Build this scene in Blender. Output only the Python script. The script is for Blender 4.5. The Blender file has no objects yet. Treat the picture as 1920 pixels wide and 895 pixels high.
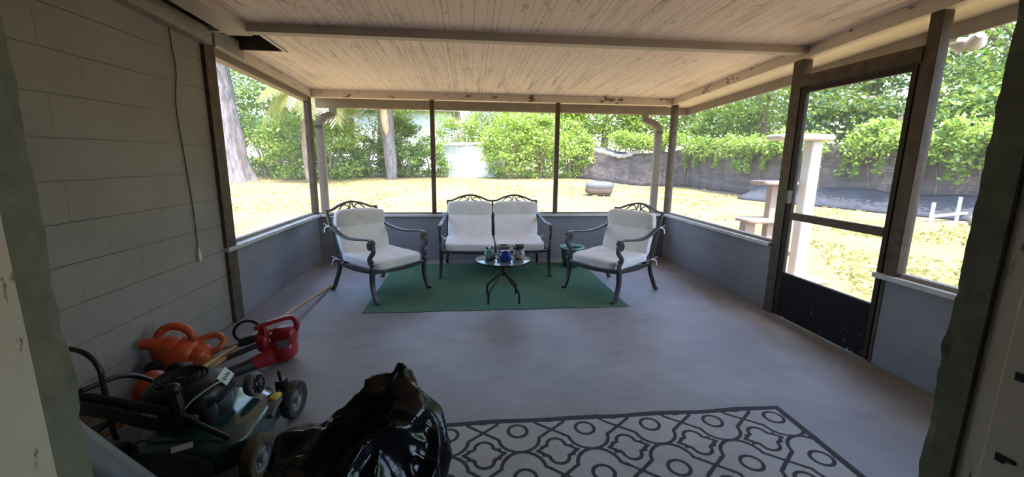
import bpy, math, random
import numpy as np
from mathutils import Vector, Matrix, noise
PI = math.pi
random.seed(7)
rng = np.random.default_rng(7)
C = bpy.context.scene.collection
S = bpy.context.scene

# ------------------------------------------------------------------ camera
H = 1.34
F_PX, PITCH, YAW, ROLL = 785.3, .1858, .1024, .0107
cy, sy, cp, sp = math.cos(YAW), math.sin(YAW), math.cos(PITCH), math.sin(PITCH)
Fv = Vector((sy*cp, cy*cp, -sp)); Rv = Vector((cy, -sy, 0)); Uv = Rv.cross(Fv)
R2 = Rv*math.cos(ROLL) + Uv*math.sin(ROLL); U2 = -Rv*math.sin(ROLL) + Uv*math.cos(ROLL)
cam = bpy.data.cameras.new('camera'); camo = bpy.data.objects.new('camera', cam); C.objects.link(camo)
cam.sensor_width = 36; cam.lens = 36*F_PX/1920; cam.clip_start = .02; cam.clip_end = 300
M = Matrix(((R2.x, U2.x, -Fv.x, 0), (R2.y, U2.y, -Fv.y, 0), (R2.z, U2.z, -Fv.z, H), (0, 0, 0, 1)))
camo.matrix_world = M
S.camera = camo

# ------------------------------------------------------------------ light
w = bpy.data.worlds.new('World'); S.world = w; w.use_nodes = True
nt = w.node_tree; bg = nt.nodes['Background']
sky = nt.nodes.new('ShaderNodeTexSky'); sky.sky_type = 'NISHITA'; sky.sun_disc = False
SUN_EL, SUN_AZ = math.radians(66), math.radians(165)     # azimuth measured from +Y towards +X
sky.sun_elevation = SUN_EL; sky.sun_rotation = SUN_AZ
sky.air_density = 1.1; sky.dust_density = 1.5
nt.links.new(sky.outputs[0], bg.inputs[0]); bg.inputs[1].default_value = .85
sl = bpy.data.lights.new('sun', 'SUN'); so = bpy.data.objects.new('sun', sl); C.objects.link(so)
sl.energy = 8.0; sl.angle = .009; sl.color = (1, .94, .88)
sd = Vector((math.sin(SUN_AZ)*math.cos(SUN_EL), math.cos(SUN_AZ)*math.cos(SUN_EL), math.sin(SUN_EL)))
so.rotation_euler = sd.to_track_quat('Z', 'Y').to_euler(); so.location = (3, 3, 12)
S.view_settings.view_transform = 'Standard'; S.view_settings.look = 'None'
S.view_settings.gamma = 1; S.view_settings.use_curve_mapping = False
S.view_settings.exposure = 0.62
S.cycles.max_bounces = 10; S.cycles.diffuse_bounces = 6; S.cycles.transparent_max_bounces = 24
S.cycles.sample_clamp_indirect = 8; S.cycles.caustics_reflective = False; S.cycles.caustics_refractive = False

# ------------------------------------------------------------------ materials
def nodes(name):
    m = bpy.data.materials.new(name); m.use_nodes = True
    t = m.node_tree; return m, t, t.nodes['Principled BSDF']
def N(t, kind, **kw):
    n = t.nodes.new('ShaderNode' + kind)
    for k, v in kw.items():
        if k in ('operation', 'blend_type', 'data_type', 'attribute_name', 'wave_type', 'bands_direction', 'feature', 'offset', 'noise_dimensions'): setattr(n, k, v)
        else: n.inputs[k].default_value = v
    return n
def L(t, a, b): t.links.new(a, b)
def ramp(t, src, stops):
    r = t.nodes.new('ShaderNodeValToRGB'); L(t, src, r.inputs[0])
    e = r.color_ramp.elements
    while len(e) < len(stops): e.new(.5)
    for x, (p, c) in zip(e, stops):
        x.position = p; x.color = (*c, 1) if len(c) == 3 else c
    return r
def mixc(t, fac, a, b, mode='MIX'):
    m = t.nodes.new('ShaderNodeMix'); m.data_type = 'RGBA'; m.blend_type = mode
    for v, i in ((fac, 0), (a, 6), (b, 7)):
        if hasattr(v, 'is_output'): L(t, v, m.inputs[i])
        elif i == 0: m.inputs[0].default_value = v
        else: m.inputs[i].default_value = (*v, 1)
    return m.outputs[2]
def coords(t, scale=(1, 1, 1)):
    g = t.nodes.new('ShaderNodeNewGeometry'); mp = t.nodes.new('ShaderNodeMapping')
    mp.inputs['Scale'].default_value = scale; L(t, g.outputs['Position'], mp.inputs[0]); return mp.outputs[0]
def noisef(t, vec, scale, detail=4, rough=.55):
    n = N(t, 'TexNoise', Scale=scale, Detail=detail, Roughness=rough); L(t, vec, n.inputs['Vector']); return n.outputs['Fac']
def bump(t, b, h, strength=.3, dist=.01):
    n = N(t, 'Bump', Strength=strength, Distance=dist); L(t, h, n.inputs['Height']); L(t, n.outputs[0], b.inputs['Normal'])
def simple(name, col, rough=.6, metal=0, var=.12, scale=30, bmp=.1, **kw):
    m, t, b = nodes(name)
    v = coords(t); f = noisef(t, v, scale)
    a = tuple(max(0, c*(1-var)) for c in col); c2 = tuple(min(1, c*(1+var)) for c in col)
    r = ramp(t, f, [(.3, a), (.7, c2)]); L(t, r.outputs[0], b.inputs['Base Color'])
    b.inputs['Roughness'].default_value = rough; b.inputs['Metallic'].default_value = metal
    for k, x in kw.items(): b.inputs[k].default_value = x
    if bmp: bump(t, b, f, bmp, .004)
    return m
def block_mat(name, axis, col, vis=.35):
    m, t, b = nodes(name)
    g = t.nodes.new('ShaderNodeNewGeometry'); s = t.nodes.new('ShaderNodeSeparateXYZ')
    L(t, g.outputs['Position'], s.inputs[0])
    def mth(op, a, c=None, d=None):
        n = N(t, 'Math', operation=op)
        for i, v in enumerate((a, c, d)):
            if v is None: continue
            if hasattr(v, 'is_output'): L(t, v, n.inputs[i])
            else: n.inputs[i].default_value = v
        return n.outputs[0]
    wob = mth('MULTIPLY_ADD', noisef(t, g.outputs['Position'], 4, 6, .65), .016, -.008)
    zz = mth('DIVIDE', mth('ADD', s.outputs['Z'], wob), .203)
    row = mth('FLOOR', zz)
    uu = mth('ADD', mth('DIVIDE', mth('ADD', s.outputs['Y' if axis == 'y' else 'X'], wob), .406), mth('MULTIPLY', mth('MODULO', row, 2.0), .5))
    fz_ = mth('ABSOLUTE', mth('SUBTRACT', mth('FRACT', mth('ADD', zz, .5)), .5)); fu = mth('ABSOLUTE', mth('SUBTRACT', mth('FRACT', mth('ADD', uu, .5)), .5))
    wn = noisef(t, coords(t), 7, 6, .7)
    hl = mth('SUBTRACT', 1.0, mth('SMOOTH_MIN', mth('DIVIDE', fz_, mth('MULTIPLY_ADD', wn, .04, .004)), 1.0, .3)); vl = mth('SUBTRACT', 1.0, mth('MINIMUM', mth('DIVIDE', fu, .008), 1.0))
    msk = ramp(t, noisef(t, coords(t), 1.7, 2), [(.5, (.03,)*3), (.6, (.6,)*3)]).outputs[0]
    hm = ramp(t, noisef(t, coords(t), 1.1, 4), [(.35, (.45,)*3), (.6, (1,)*3)]).outputs[0]
    j = mth('MINIMUM', mth('MAXIMUM', mth('MAXIMUM', mth('MULTIPLY', hl, hm), mth('MULTIPLY', vl, msk)), 0), 1)
    n1 = noisef(t, coords(t), 2.2, 5); n2 = noisef(t, coords(t), 60, 3)
    base = ramp(t, n1, [(.3, tuple(x*.88 for x in col)), (.7, tuple(x*1.1 for x in col))]).outputs[0]
    L(t, mixc(t, mth('MULTIPLY', j, vis*2), base, tuple(x*.4 for x in col)), b.inputs['Base Color'])
    b.inputs['Roughness'].default_value = .7
    bump(t, b, mth('MULTIPLY_ADD', j, -.9, mth('MULTIPLY', n2, .18)), .5, .006)
    return m
M_ = {}
M_['block_left'] = block_mat('painted_block_left', 'y', (.255, .232, .21), .5)
M_['block_half_y'] = block_mat('painted_half_wall', 'y', (.215, .21, .232), .2)
M_['block_half_x'] = block_mat('painted_half_wall_far', 'x', (.205, .20, .218), .2)
M_['sill'] = simple('painted_sill', (.50, .48, .45), .5, var=.15, scale=9)
M_['post'] = simple('dark_brown_painted_wood', (.085, .062, .045), .6, var=.3, scale=14, **{'Specular IOR Level': .2})
M_['postblack'] = simple('near_black_painted_wood', (.026, .02, .016), .6, var=.3, scale=20, **{'Specular IOR Level': .2})
M_['fascia'] = simple('brown_fascia', (.20, .155, .12), .55, var=.15, scale=6)
M_['alum'] = simple('dark_bronze_cast_metal', (.062, .058, .056), .42, metal=.3, var=.3, scale=40)
M_['cushion'] = simple('off_white_canvas', (.78, .76, .75), .85, var=.05, scale=8, bmp=.25)
M_['cushion_shaded'] = simple('off_white_canvas_shaded', (.68, .65, .61), .85, var=.05, scale=8, bmp=.25)  # same canvas as the cushions, the headrest's shade darkened into its colour
M_['black_plastic'] = simple('black_plastic', (.012, .012, .013), .38, var=.3, bmp=.03)
M_['foam'] = simple('black_foam_grip', (.013, .013, .013), .85, var=.3, scale=150, bmp=.4, **{'Specular IOR Level': .2})
M_['black_cloth'] = simple('black_dusty_cloth', (.006, .006, .006), .9, var=.3, scale=30, bmp=.3, **{'Specular IOR Level': .1})
M_['grey_plastic'] = simple('grey_plastic', (.13, .135, .135), .5, var=.08, scale=5, bmp=.02)
M_['orange'] = simple('orange_plastic', (.52, .065, .02), .38, var=.12, scale=12, bmp=.03)
M_['orange2'] = simple('faded_orange_plastic', (.50, .13, .035), .42, var=.15, scale=12, bmp=.03)
M_['red'] = simple('dark_red_plastic', (.33, .02, .028), .3, var=.12, scale=12, bmp=.03)
M_['steel'] = simple('bare_steel', (.55, .55, .56), .35, metal=.9, var=.1)
M_['darktube'] = simple('charcoal_tube_plastic', (.03, .03, .034), .45, var=.2)
M_['deck'] = simple('dark_green_deck_enamel', (.016, .055, .06), .16, var=.25, scale=6, bmp=.02, **{'Coat Weight': .6, 'Coat Roughness': .08})
M_['tyre'] = simple('worn_rubber', (.045, .042, .038), .85, var=.4, scale=50, bmp=.3)
M_['tyre_brown'] = simple('muddy_rubber', (.11, .085, .055), .9, var=.4, scale=50, bmp=.3)
M_['hub'] = simple('grey_hub_plastic', (.33, .33, .33), .5, var=.2)
M_['hubdark'] = simple('dull_grey_casting', (.15, .15, .155), .5, var=.3)
M_['label'] = simple('silver_label', (.42, .42, .42), .35, var=.15, scale=200, bmp=0)
M_['white'] = simple('white_plastic', (.78, .78, .78), .45, var=.05, bmp=0)
M_['yellow'] = simple('yellow_sticker', (.7, .5, .05), .5, var=.1, bmp=0)
M_['cord'] = simple('pale_cord', (.55, .53, .48), .8, var=.1)
M_['darkcord'] = simple('dark_cord', (.06, .055, .05), .8, var=.1)
M_['carpet'] = simple('pale_carpet', (.62, .60, .60), 1, var=.2, scale=160, bmp=.8)
M_['carpet_tan'] = simple('tan_carpet', (.35, .27, .23), 1, var=.25, scale=120, bmp=.8)
M_['pvc'] = simple('pale_blue_pvc', (.50, .62, .75), .4, var=.05, bmp=0)
M_['greyboard'] = simple('grey_painted_board', (.30, .28, .26), .6, var=.15, scale=10)
M_['attic'] = simple('dark_rough_lumber', (.055, .038, .028), .9, var=.5, scale=8)
M_['tarp'] = simple('grey_vinyl_cover', (.34, .33, .34), .5, var=.15, scale=5, bmp=.3)
M_['darkvinyl'] = simple('charcoal_vinyl_cover', (.10, .10, .12), .4, var=.15, scale=5, bmp=.3)
M_['darktarp'] = simple('charcoal_woven_tarp', (.04, .042, .055), .7, var=.35, scale=2.5, bmp=.3)
M_['seat_dark'] = M_['alum']

def wood_mat(name, col, dark, axis=(1, .06, 1), scale=30):
    m, t, b = nodes(name)
    v = coords(t, axis); f = noisef(t, v, scale, 6)
    r = ramp(t, f, [(.3, dark), (.65, col)]); L(t, r.outputs[0], b.inputs['Base Color']); b.inputs['Roughness'].default_value = .6
    bump(t, b, f, .2, .003); return m
M_['stick'] = wood_mat('varnished_pine_handle', (.48, .28, .13), (.33, .18, .08))
M_['jamb'] = None
def peel_mat(name, col, under, axis, thr=.62, scale=7):
    # old cream paint with peeled flakes and grime streaks running along the board
    m, t, b = nodes(name)
    f = noisef(t, coords(t, axis), scale, 9, .68); g = noisef(t, coords(t), 3, 4)
    gr = noisef(t, coords(t), .9, 4)
    base = ramp(t, g, [(.3, tuple(x*.86 for x in col)), (.7, col)]).outputs[0]
    base = mixc(t, ramp(t, gr, [(.5, (0,)*3), (.75, (.35,)*3)]).outputs[0], base, tuple(x*.7 for x in col))
    k = ramp(t, f, [(thr, (0, 0, 0)), (thr+.025, (1, 1, 1))]).outputs[0]
    L(t, mixc(t, k, base, under), b.inputs['Base Color']); b.inputs['Roughness'].default_value = .65
    bump(t, b, f, .15, .004); return m
M_['header_y'] = peel_mat('peeling_cream_trim_side', (.66, .57, .48), (.12, .07, .04), (3, .9, 2.5), .60, 5)
M_['header_x'] = peel_mat('peeling_cream_trim_far', (.66, .56, .46), (.12, .07, .04), (1.1, 2, 2.8), .585, 6)
M_['beam'] = peel_mat('taupe_beam_paint', (.55, .47, .40), (.14, .09, .06), (.6, 3, 3), .66, 6)
M_['soffit'] = simple('cream_soffit', (.62, .53, .43), .6, var=.08, scale=5)
M_['jamb'] = peel_mat('weathered_pale_jamb', (.60, .53, .44), (.20, .15, .10), (3, 3, 1.0), .62, 9)

def ceiling_mat():
    m, t, b = nodes('beadboard_ceiling')
    g = t.nodes.new('ShaderNodeNewGeometry'); s = t.nodes.new('ShaderNodeSeparateXYZ'); L(t, g.outputs['Position'], s.inputs[0])
    def groove(pitch, width):
        a = N(t, 'Math', operation='DIVIDE'); L(t, s.outputs['X'], a.inputs[0]); a.inputs[1].default_value = pitch
        f = N(t, 'Math', operation='FRACT'); L(t, a.outputs[0], f.inputs[0])
        c = N(t, 'Math', operation='COMPARE'); L(t, f.outputs[0], c.inputs[0]); c.inputs[1].default_value = .5; c.inputs[2].default_value = width/pitch/2
        return c.outputs[0]
    g1, g2 = groove(.0825, .004), groove(.33, .006)
    col = (.90, .735, .69); under = (.27, .20, .15)
    streak = noisef(t, coords(t, (9, .55, 1)), 2.0, 10, .72)
    zone = ramp(t, noisef(t, coords(t, (.8, .8, 1)), 1.1, 3), [(.42, (0,)*3), (.66, (1,)*3)]).outputs[0]
    patch = noisef(t, coords(t, (3, 1.2, 1)), 5, 10, .75)
    base = ramp(t, noisef(t, coords(t), 1.6, 5), [(.3, tuple(x*.9 for x in col)), (.7, col)]).outputs[0]
    k = ramp(t, streak, [(.50, (0,)*3), (.62, (.8,)*3)]).outputs[0]
    k2 = N(t, 'Math', operation='MULTIPLY'); L(t, k, k2.inputs[0]); L(t, zone, k2.inputs[1])
    c1 = mixc(t, k2.outputs[0], base, under)
    p = ramp(t, patch, [(.58, (0,)*3), (.62, (.6,)*3)]).outputs[0]
    c2 = mixc(t, p, c1, (.36, .29, .22))
    c3 = mixc(t, N(t, 'Math', operation='MULTIPLY').outputs[0], c2, under)
    mm = t.nodes[-1]
    gg = N(t, 'Math', operation='MAXIMUM'); L(t, g1, gg.inputs[0]); L(t, g2, gg.inputs[1])
    sc = N(t, 'Math', operation='MULTIPLY'); L(t, gg.outputs[0], sc.inputs[0]); sc.inputs[1].default_value = .8
    c4 = mixc(t, sc.outputs[0], c2, tuple(x*.45 for x in col))
    L(t, c4, b.inputs['Base Color']); b.inputs['Roughness'].default_value = .6
    inv = N(t, 'Math', operation='SUBTRACT'); inv.inputs[0].default_value = 1; L(t, gg.outputs[0], inv.inputs[1])
    bump(t, b, inv.outputs[0], .6, .006)
    return m
M_['ceiling'] = ceiling_mat()

def floor_mat():
    m, t, b = nodes('painted_concrete_floor')
    v = coords(t)
    base = ramp(t, noisef(t, v, 1.3, 8, .6), [(.3, (.205, .192, .20)), (.7, (.33, .31, .315))]).outputs[0]
    worn = ramp(t, noisef(t, coords(t, (1, 2.2, 1)), 2.4, 10, .7), [(.50, (0,)*3), (.66, (.6,)*3)]).outputs[0]
    c = mixc(t, worn, base, (.20, .185, .17))
    sp = ramp(t, noisef(t, v, 22, 6, .7), [(.68, (0,)*3), (.74, (.5,)*3)]).outputs[0]
    c = mixc(t, sp, c, (.13, .12, .12))
    # dirt swept up along the right and far walls
    s = t.nodes.new('ShaderNodeSeparateXYZ'); L(t, v, s.inputs[0])
    mr = N(t, 'MapRange'); L(t, s.outputs['X'], mr.inputs[0]); mr.inputs[1].default_value = 1.9; mr.inputs[2].default_value = 2.72
    nn = noisef(t, v, 4, 6, .6); mu = N(t, 'Math', operation='MULTIPLY'); L(t, mr.outputs[0], mu.inputs[0]); L(t, nn, mu.inputs[1])
    d = ramp(t, mu.outputs[0], [(.22, (0,)*3), (.5, (.8,)*3)]).outputs[0]
    c = mixc(t, d, c, (.22, .17, .12))
    L(t, c, b.inputs['Base Color']); b.inputs['Roughness'].default_value = .5
    bump(t, b, noisef(t, v, 30, 8, .7), .15, .004)
    return m
M_['floor'] = floor_mat()
def ground_mat():
    m, t, b = nodes('dry_sandy_lawn')
    v = coords(t)
    n1 = noisef(t, v, .55, 8, .65); n2 = noisef(t, v, 7, 9, .75)
    sand = ramp(t, n2, [(.3, (.27, .185, .085)), (.7, (.43, .315, .16))]).outputs[0]
    grass = ramp(t, n2, [(.35, (.19, .165, .05)), (.65, (.36, .29, .11))]).outputs[0]
    k = ramp(t, n1, [(.42, (0,)*3), (.62, (.8,)*3)]).outputs[0]
    c = mixc(t, k, sand, grass)
    # bare leaf litter under the shrubs at the back of the yard
    s = t.nodes.new('ShaderNodeSeparateXYZ'); L(t, v, s.inputs[0])
    ad = N(t, 'Math', operation='MULTIPLY_ADD'); L(t, n1, ad.inputs[0]); ad.inputs[1].default_value = 3; L(t, s.outputs['Y'], ad.inputs[2])
    lit = ramp(t, N(t, 'Math', operation='DIVIDE').outputs[0], [(0, (0,)*3), (1, (1,)*3)])
    dv = t.nodes[-2]; L(t, ad.outputs[0], dv.inputs[0]); dv.inputs[1].default_value = 40
    lit.color_ramp.elements[0].position = .55; lit.color_ramp.elements[1].position = .6
    ad2 = N(t, 'Math', operation='MULTIPLY_ADD'); L(t, n1, ad2.inputs[0]); ad2.inputs[1].default_value = 1.5; L(t, s.outputs['X'], ad2.inputs[2])
    dv2 = N(t, 'Math', operation='DIVIDE'); L(t, ad2.outputs[0], dv2.inputs[0]); dv2.inputs[1].default_value = 20
    lx = ramp(t, dv2.outputs[0], [(.585, (0,)*3), (.62, (1,)*3)]).outputs[0]
    mx = N(t, 'Math', operation='MAXIMUM'); L(t, lit.outputs[0], mx.inputs[0]); L(t, lx, mx.inputs[1])
    dirt = ramp(t, n2, [(.35, (.12, .09, .055)), (.7, (.42, .34, .24))]).outputs[0]
    c = mixc(t, mx.outputs[0], c, dirt)
    L(t, c, b.inputs['Base Color']); b.inputs['Roughness'].default_value = 1
    b.inputs['Specular IOR Level'].default_value = .1
    bump(t, b, n2, .8, .05)
    return m
M_['ground'] = ground_mat()
def leaf_mat(name, a, c, e, trans=.45):
    m = bpy.data.materials.new(name); m.use_nodes = True; t = m.node_tree; t.nodes.clear()
    o = t.nodes.new('ShaderNodeOutputMaterial'); g = t.nodes.new('ShaderNodeNewGeometry')
    r = ramp(t, g.outputs['Random Per Island'], [(0, a), (.55, c), (1, e)]).outputs[0]
    d = t.nodes.new('ShaderNodeBsdfDiffuse'); tr = t.nodes.new('ShaderNodeBsdfTranslucent'); gl = N(t, 'BsdfGlossy', Roughness=.4)
    L(t, r, d.inputs[0]); tc = mixc(t, .5, r, (.55, .7, .12), 'MIX'); L(t, tc, tr.inputs[0])
    m1 = t.nodes.new('ShaderNodeMixShader'); m1.inputs[0].default_value = trans; L(t, d.outputs[0], m1.inputs[1]); L(t, tr.outputs[0], m1.inputs[2])
    m2 = t.nodes.new('ShaderNodeMixShader'); m2.inputs[0].default_value = .06; L(t, m1.outputs[0], m2.inputs[1]); L(t, gl.outputs[0], m2.inputs[2])
    L(t, m2.outputs[0], o.inputs[0]); return m
M_['leaf_bright'] = leaf_mat('bright_green_leaves', (.12, .24, .025), (.25, .40, .05), (.46, .55, .12), .5)
M_['leaf_mid'] = leaf_mat('mid_green_leaves', (.06, .14, .025), (.13, .25, .045), (.27, .38, .09), .42)
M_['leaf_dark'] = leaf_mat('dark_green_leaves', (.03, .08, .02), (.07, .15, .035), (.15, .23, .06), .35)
M_['leaf_palm'] = leaf_mat('yellow_green_fronds', (.14, .16, .04), (.24, .24, .06), (.36, .31, .12), .45)
M_['grass'] = leaf_mat('dry_grass', (.22, .20, .06), (.32, .28, .09), (.42, .35, .14), .3)
def bark(name, a, c, sc=6):
    m, t, b = nodes(name); f = noisef(t, coords(t, (1.6, 1.6, .35)), sc, 9, .7)
    L(t, ramp(t, f, [(.35, a), (.65, c)]).outputs[0], b.inputs['Base Color']); b.inputs['Roughness'].default_value = .95
    bump(t, b, f, 1, .06); return m
M_['bark_grey'] = bark('grey_oak_bark', (.09, .08, .085), (.27, .24, .26))
M_['bark_brown'] = bark('brown_bark', (.13, .09, .06), (.34, .27, .21))
M_['bark_pale'] = bark('pale_split_wood', (.42, .34, .24), (.62, .52, .40))
def screen_mat():
    m = bpy.data.materials.new('insect_screen'); m.use_nodes = True; t = m.node_tree; t.nodes.clear()
    o = t.nodes.new('ShaderNodeOutputMaterial'); tp = t.nodes.new('ShaderNodeBsdfTransparent'); d = t.nodes.new('ShaderNodeBsdfDiffuse'); tl = t.nodes.new('ShaderNodeBsdfTranslucent')
    d.inputs[0].default_value = (.45, .43, .41, 1); tl.inputs[0].default_value = (.45, .43, .41, 1)
    a = t.nodes.new('ShaderNodeMixShader'); a.inputs[0].default_value = .5; L(t, d.outputs[0], a.inputs[1]); L(t, tl.outputs[0], a.inputs[2])
    mm = t.nodes.new('ShaderNodeMixShader'); mm.inputs[0].default_value = .12; L(t, tp.outputs[0], mm.inputs[1]); L(t, a.outputs[0], mm.inputs[2])
    L(t, mm.outputs[0], o.inputs[0]); return m
M_['screen'] = screen_mat()
def glass_mat():
    m, t, b = nodes('smoked_table_glass'); b.inputs['Base Color'].default_value = (.05, .08, .08, 1); b.inputs['Roughness'].default_value = .06
    v = noisef(t, coords(t), 60, 4); L(t, ramp(t, v, [(.3, (.13, .16, .16)), (.7, (.19, .23, .23))]).outputs[0], b.inputs['Base Color'])
    b.inputs['Transmission Weight'].default_value = .15; b.inputs['IOR'].default_value = 1.5; return m
M_['glass'] = glass_mat()
def bag_mat():
    m, t, b = nodes('black_polythene'); f = noisef(t, coords(t), 16, 3, .5)
    b.inputs['Base Color'].default_value = (.004, .004, .006, 1); b.inputs['Specular IOR Level'].default_value = .35
    L(t, ramp(t, noisef(t, coords(t), 14, 3), [(.3, (.10,)*3), (.7, (.20,)*3)]).outputs[0], b.inputs['Roughness'])
    bump(t, b, f, .18, .012); return m
M_['bag'] = bag_mat()
def mat_green():
    m, t, b = nodes('green_outdoor_carpet'); v = coords(t)
    st = noisef(t, coords(t, (.6, 9, 1)), 5, 6, .6); f = noisef(t, v, 190, 2); n = noisef(t, v, 2.2, 5)
    c = mixc(t, .45, ramp(t, st, [(.3, (.045, .125, .07)), (.7, (.085, .19, .11))]).outputs[0], ramp(t, n, [(.3, (.04, .12, .065)), (.7, (.09, .20, .12))]).outputs[0])
    L(t, c, b.inputs['Base Color']); b.inputs['Roughness'].default_value = 1; bump(t, b, f, .7, .004); return m
M_['greenmat'] = mat_green()
def rug_mat():
    m, t, b = nodes('woven_lattice_rug')
    at = N(t, 'Attribute'); at.attribute_name = 'line'
    k = ramp(t, at.outputs['Fac'], [(.46, (1, 1, 1)), (.54, (0, 0, 0))]).outputs[0]
    v = coords(t, (1, 1, 1))
    wv = N(t, 'TexWave', Scale=55, Distortion=.4); wv.wave_type = 'BANDS'; wv.bands_direction = 'DIAGONAL'; L(t, v, wv.inputs['Vector'])
    dirt = noisef(t, v, 3, 7, .65)
    light = mixc(t, wv.outputs['Fac'], (.34, .33, .31), (.60, .585, .56))
    light = mixc(t, ramp(t, dirt, [(.45, (0,)*3), (.8, (.5,)*3)]).outputs[0], light, (.24, .22, .20))
    dark = mixc(t, wv.outputs['Fac'], (.03, .03, .033), (.055, .052, .055))
    L(t, mixc(t, k, light, dark), b.inputs['Base Color']); b.inputs['Roughness'].default_value = .9
    bump(t, b, wv.outputs['Fac'], .4, .002); return m
M_['rug'] = rug_mat()
def fence_mat():
    m, t, b = nodes('weathered_shade_cloth'); v = coords(t, (1, .25, 2.4))
    f = noisef(t, v, 2.2, 7, .6); L(t, ramp(t, f, [(.35, (.08, .07, .075)), (.7, (.155, .135, .138))]).outputs[0], b.inputs['Base Color'])
    b.inputs['Roughness'].default_value = .95; b.inputs['Specular IOR Level'].default_value = .1; bump(t, b, f, .8, .08); return m
M_['fence'] = fence_mat()
def shed_mat():
    m, t, b = nodes('faded_blue_white_sheet_metal'); v = coords(t, (6, 6, .5)); f = noisef(t, v, 1.2, 6, .7)
    c = ramp(t, f, [(.3, (.36, .44, .60)), (.6, (.66, .72, .80))]).outputs[0]
    r = ramp(t, noisef(t, coords(t, (5, 5, 1.2)), 2, 8, .7), [(.62, (0,)*3), (.68, (.7,)*3)]).outputs[0]
    L(t, mixc(t, r, c, (.40, .27, .20)), b.inputs['Base Color']); b.inputs['Roughness'].default_value = .5; return m
M_['shed'] = shed_mat()
M_['siding'] = simple('white_siding', (.66, .70, .74), .7, var=.06, scale=3)
M_['darkglass'] = simple('dark_window_glass', (.03, .035, .045), .1, bmp=0)
M_['tile_roof'] = simple('grey_shingle', (.30, .28, .27), .9, var=.3, scale=12)
M_['ceramic_frog'] = simple('pale_blue_green_glaze', (.22, .36, .36), .25, var=.35, scale=30, bmp=.05)
M_['ceramic_blue'] = simple('cobalt_blue_glaze', (.015, .05, .28), .12, var=.3, scale=30, bmp=.03)
M_['ceramic_taupe'] = simple('taupe_clay', (.25, .20, .18), .7, var=.15, scale=30)
M_['ceramic_owl'] = simple('speckled_grey_white_ceramic', (.42, .40, .38), .5, var=.35, scale=70)
M_['soil'] = simple('potting_soil', (.03, .02, .015), 1, var=.4, scale=80, bmp=.6)
M_['succulent'] = simple('dark_purple_green_succulent', (.06, .07, .055), .45, var=.4, scale=40)
M_['green_glaze'] = simple('mottled_green_glaze', (.05, .16, .12), .25, var=.4, scale=18, bmp=.05)
M_['pale_rim'] = simple('pale_green_rim_glaze', (.22, .42, .36), .25, var=.2, scale=25, bmp=.05)
M_['concrete_rough'] = simple('rough_cut_stucco', (.16, .165, .125), .95, var=.2, scale=25, bmp=.5)
M_['kick'] = None
def kick_mat():
    m, t, b = nodes('scratched_black_kick_panel'); v = coords(t)
    f = noisef(t, coords(t, (1, 2.2, 1.2)), 9, 10, .8); s = t.nodes.new('ShaderNodeSeparateXYZ'); L(t, v, s.inputs[0])
    mr = N(t, 'MapRange'); L(t, s.outputs['Z'], mr.inputs[0]); mr.inputs[1].default_value = .36; mr.inputs[2].default_value = .02; mr.inputs[3].default_value = 0; mr.inputs[4].default_value = .07
    a = N(t, 'Math', operation='ADD'); L(t, f, a.inputs[0]); L(t, mr.outputs[0], a.inputs[1])
    k = ramp(t, a.outputs[0], [(.655, (0,)*3), (.68, (1,)*3)]).outputs[0]
    L(t, mixc(t, k, (.008, .007, .007), (.34, .33, .34)), b.inputs['Base Color']); b.inputs['Roughness'].default_value = .6; b.inputs['Specular IOR Level'].default_value = .15; return m
M_['kick'] = kick_mat()

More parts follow.
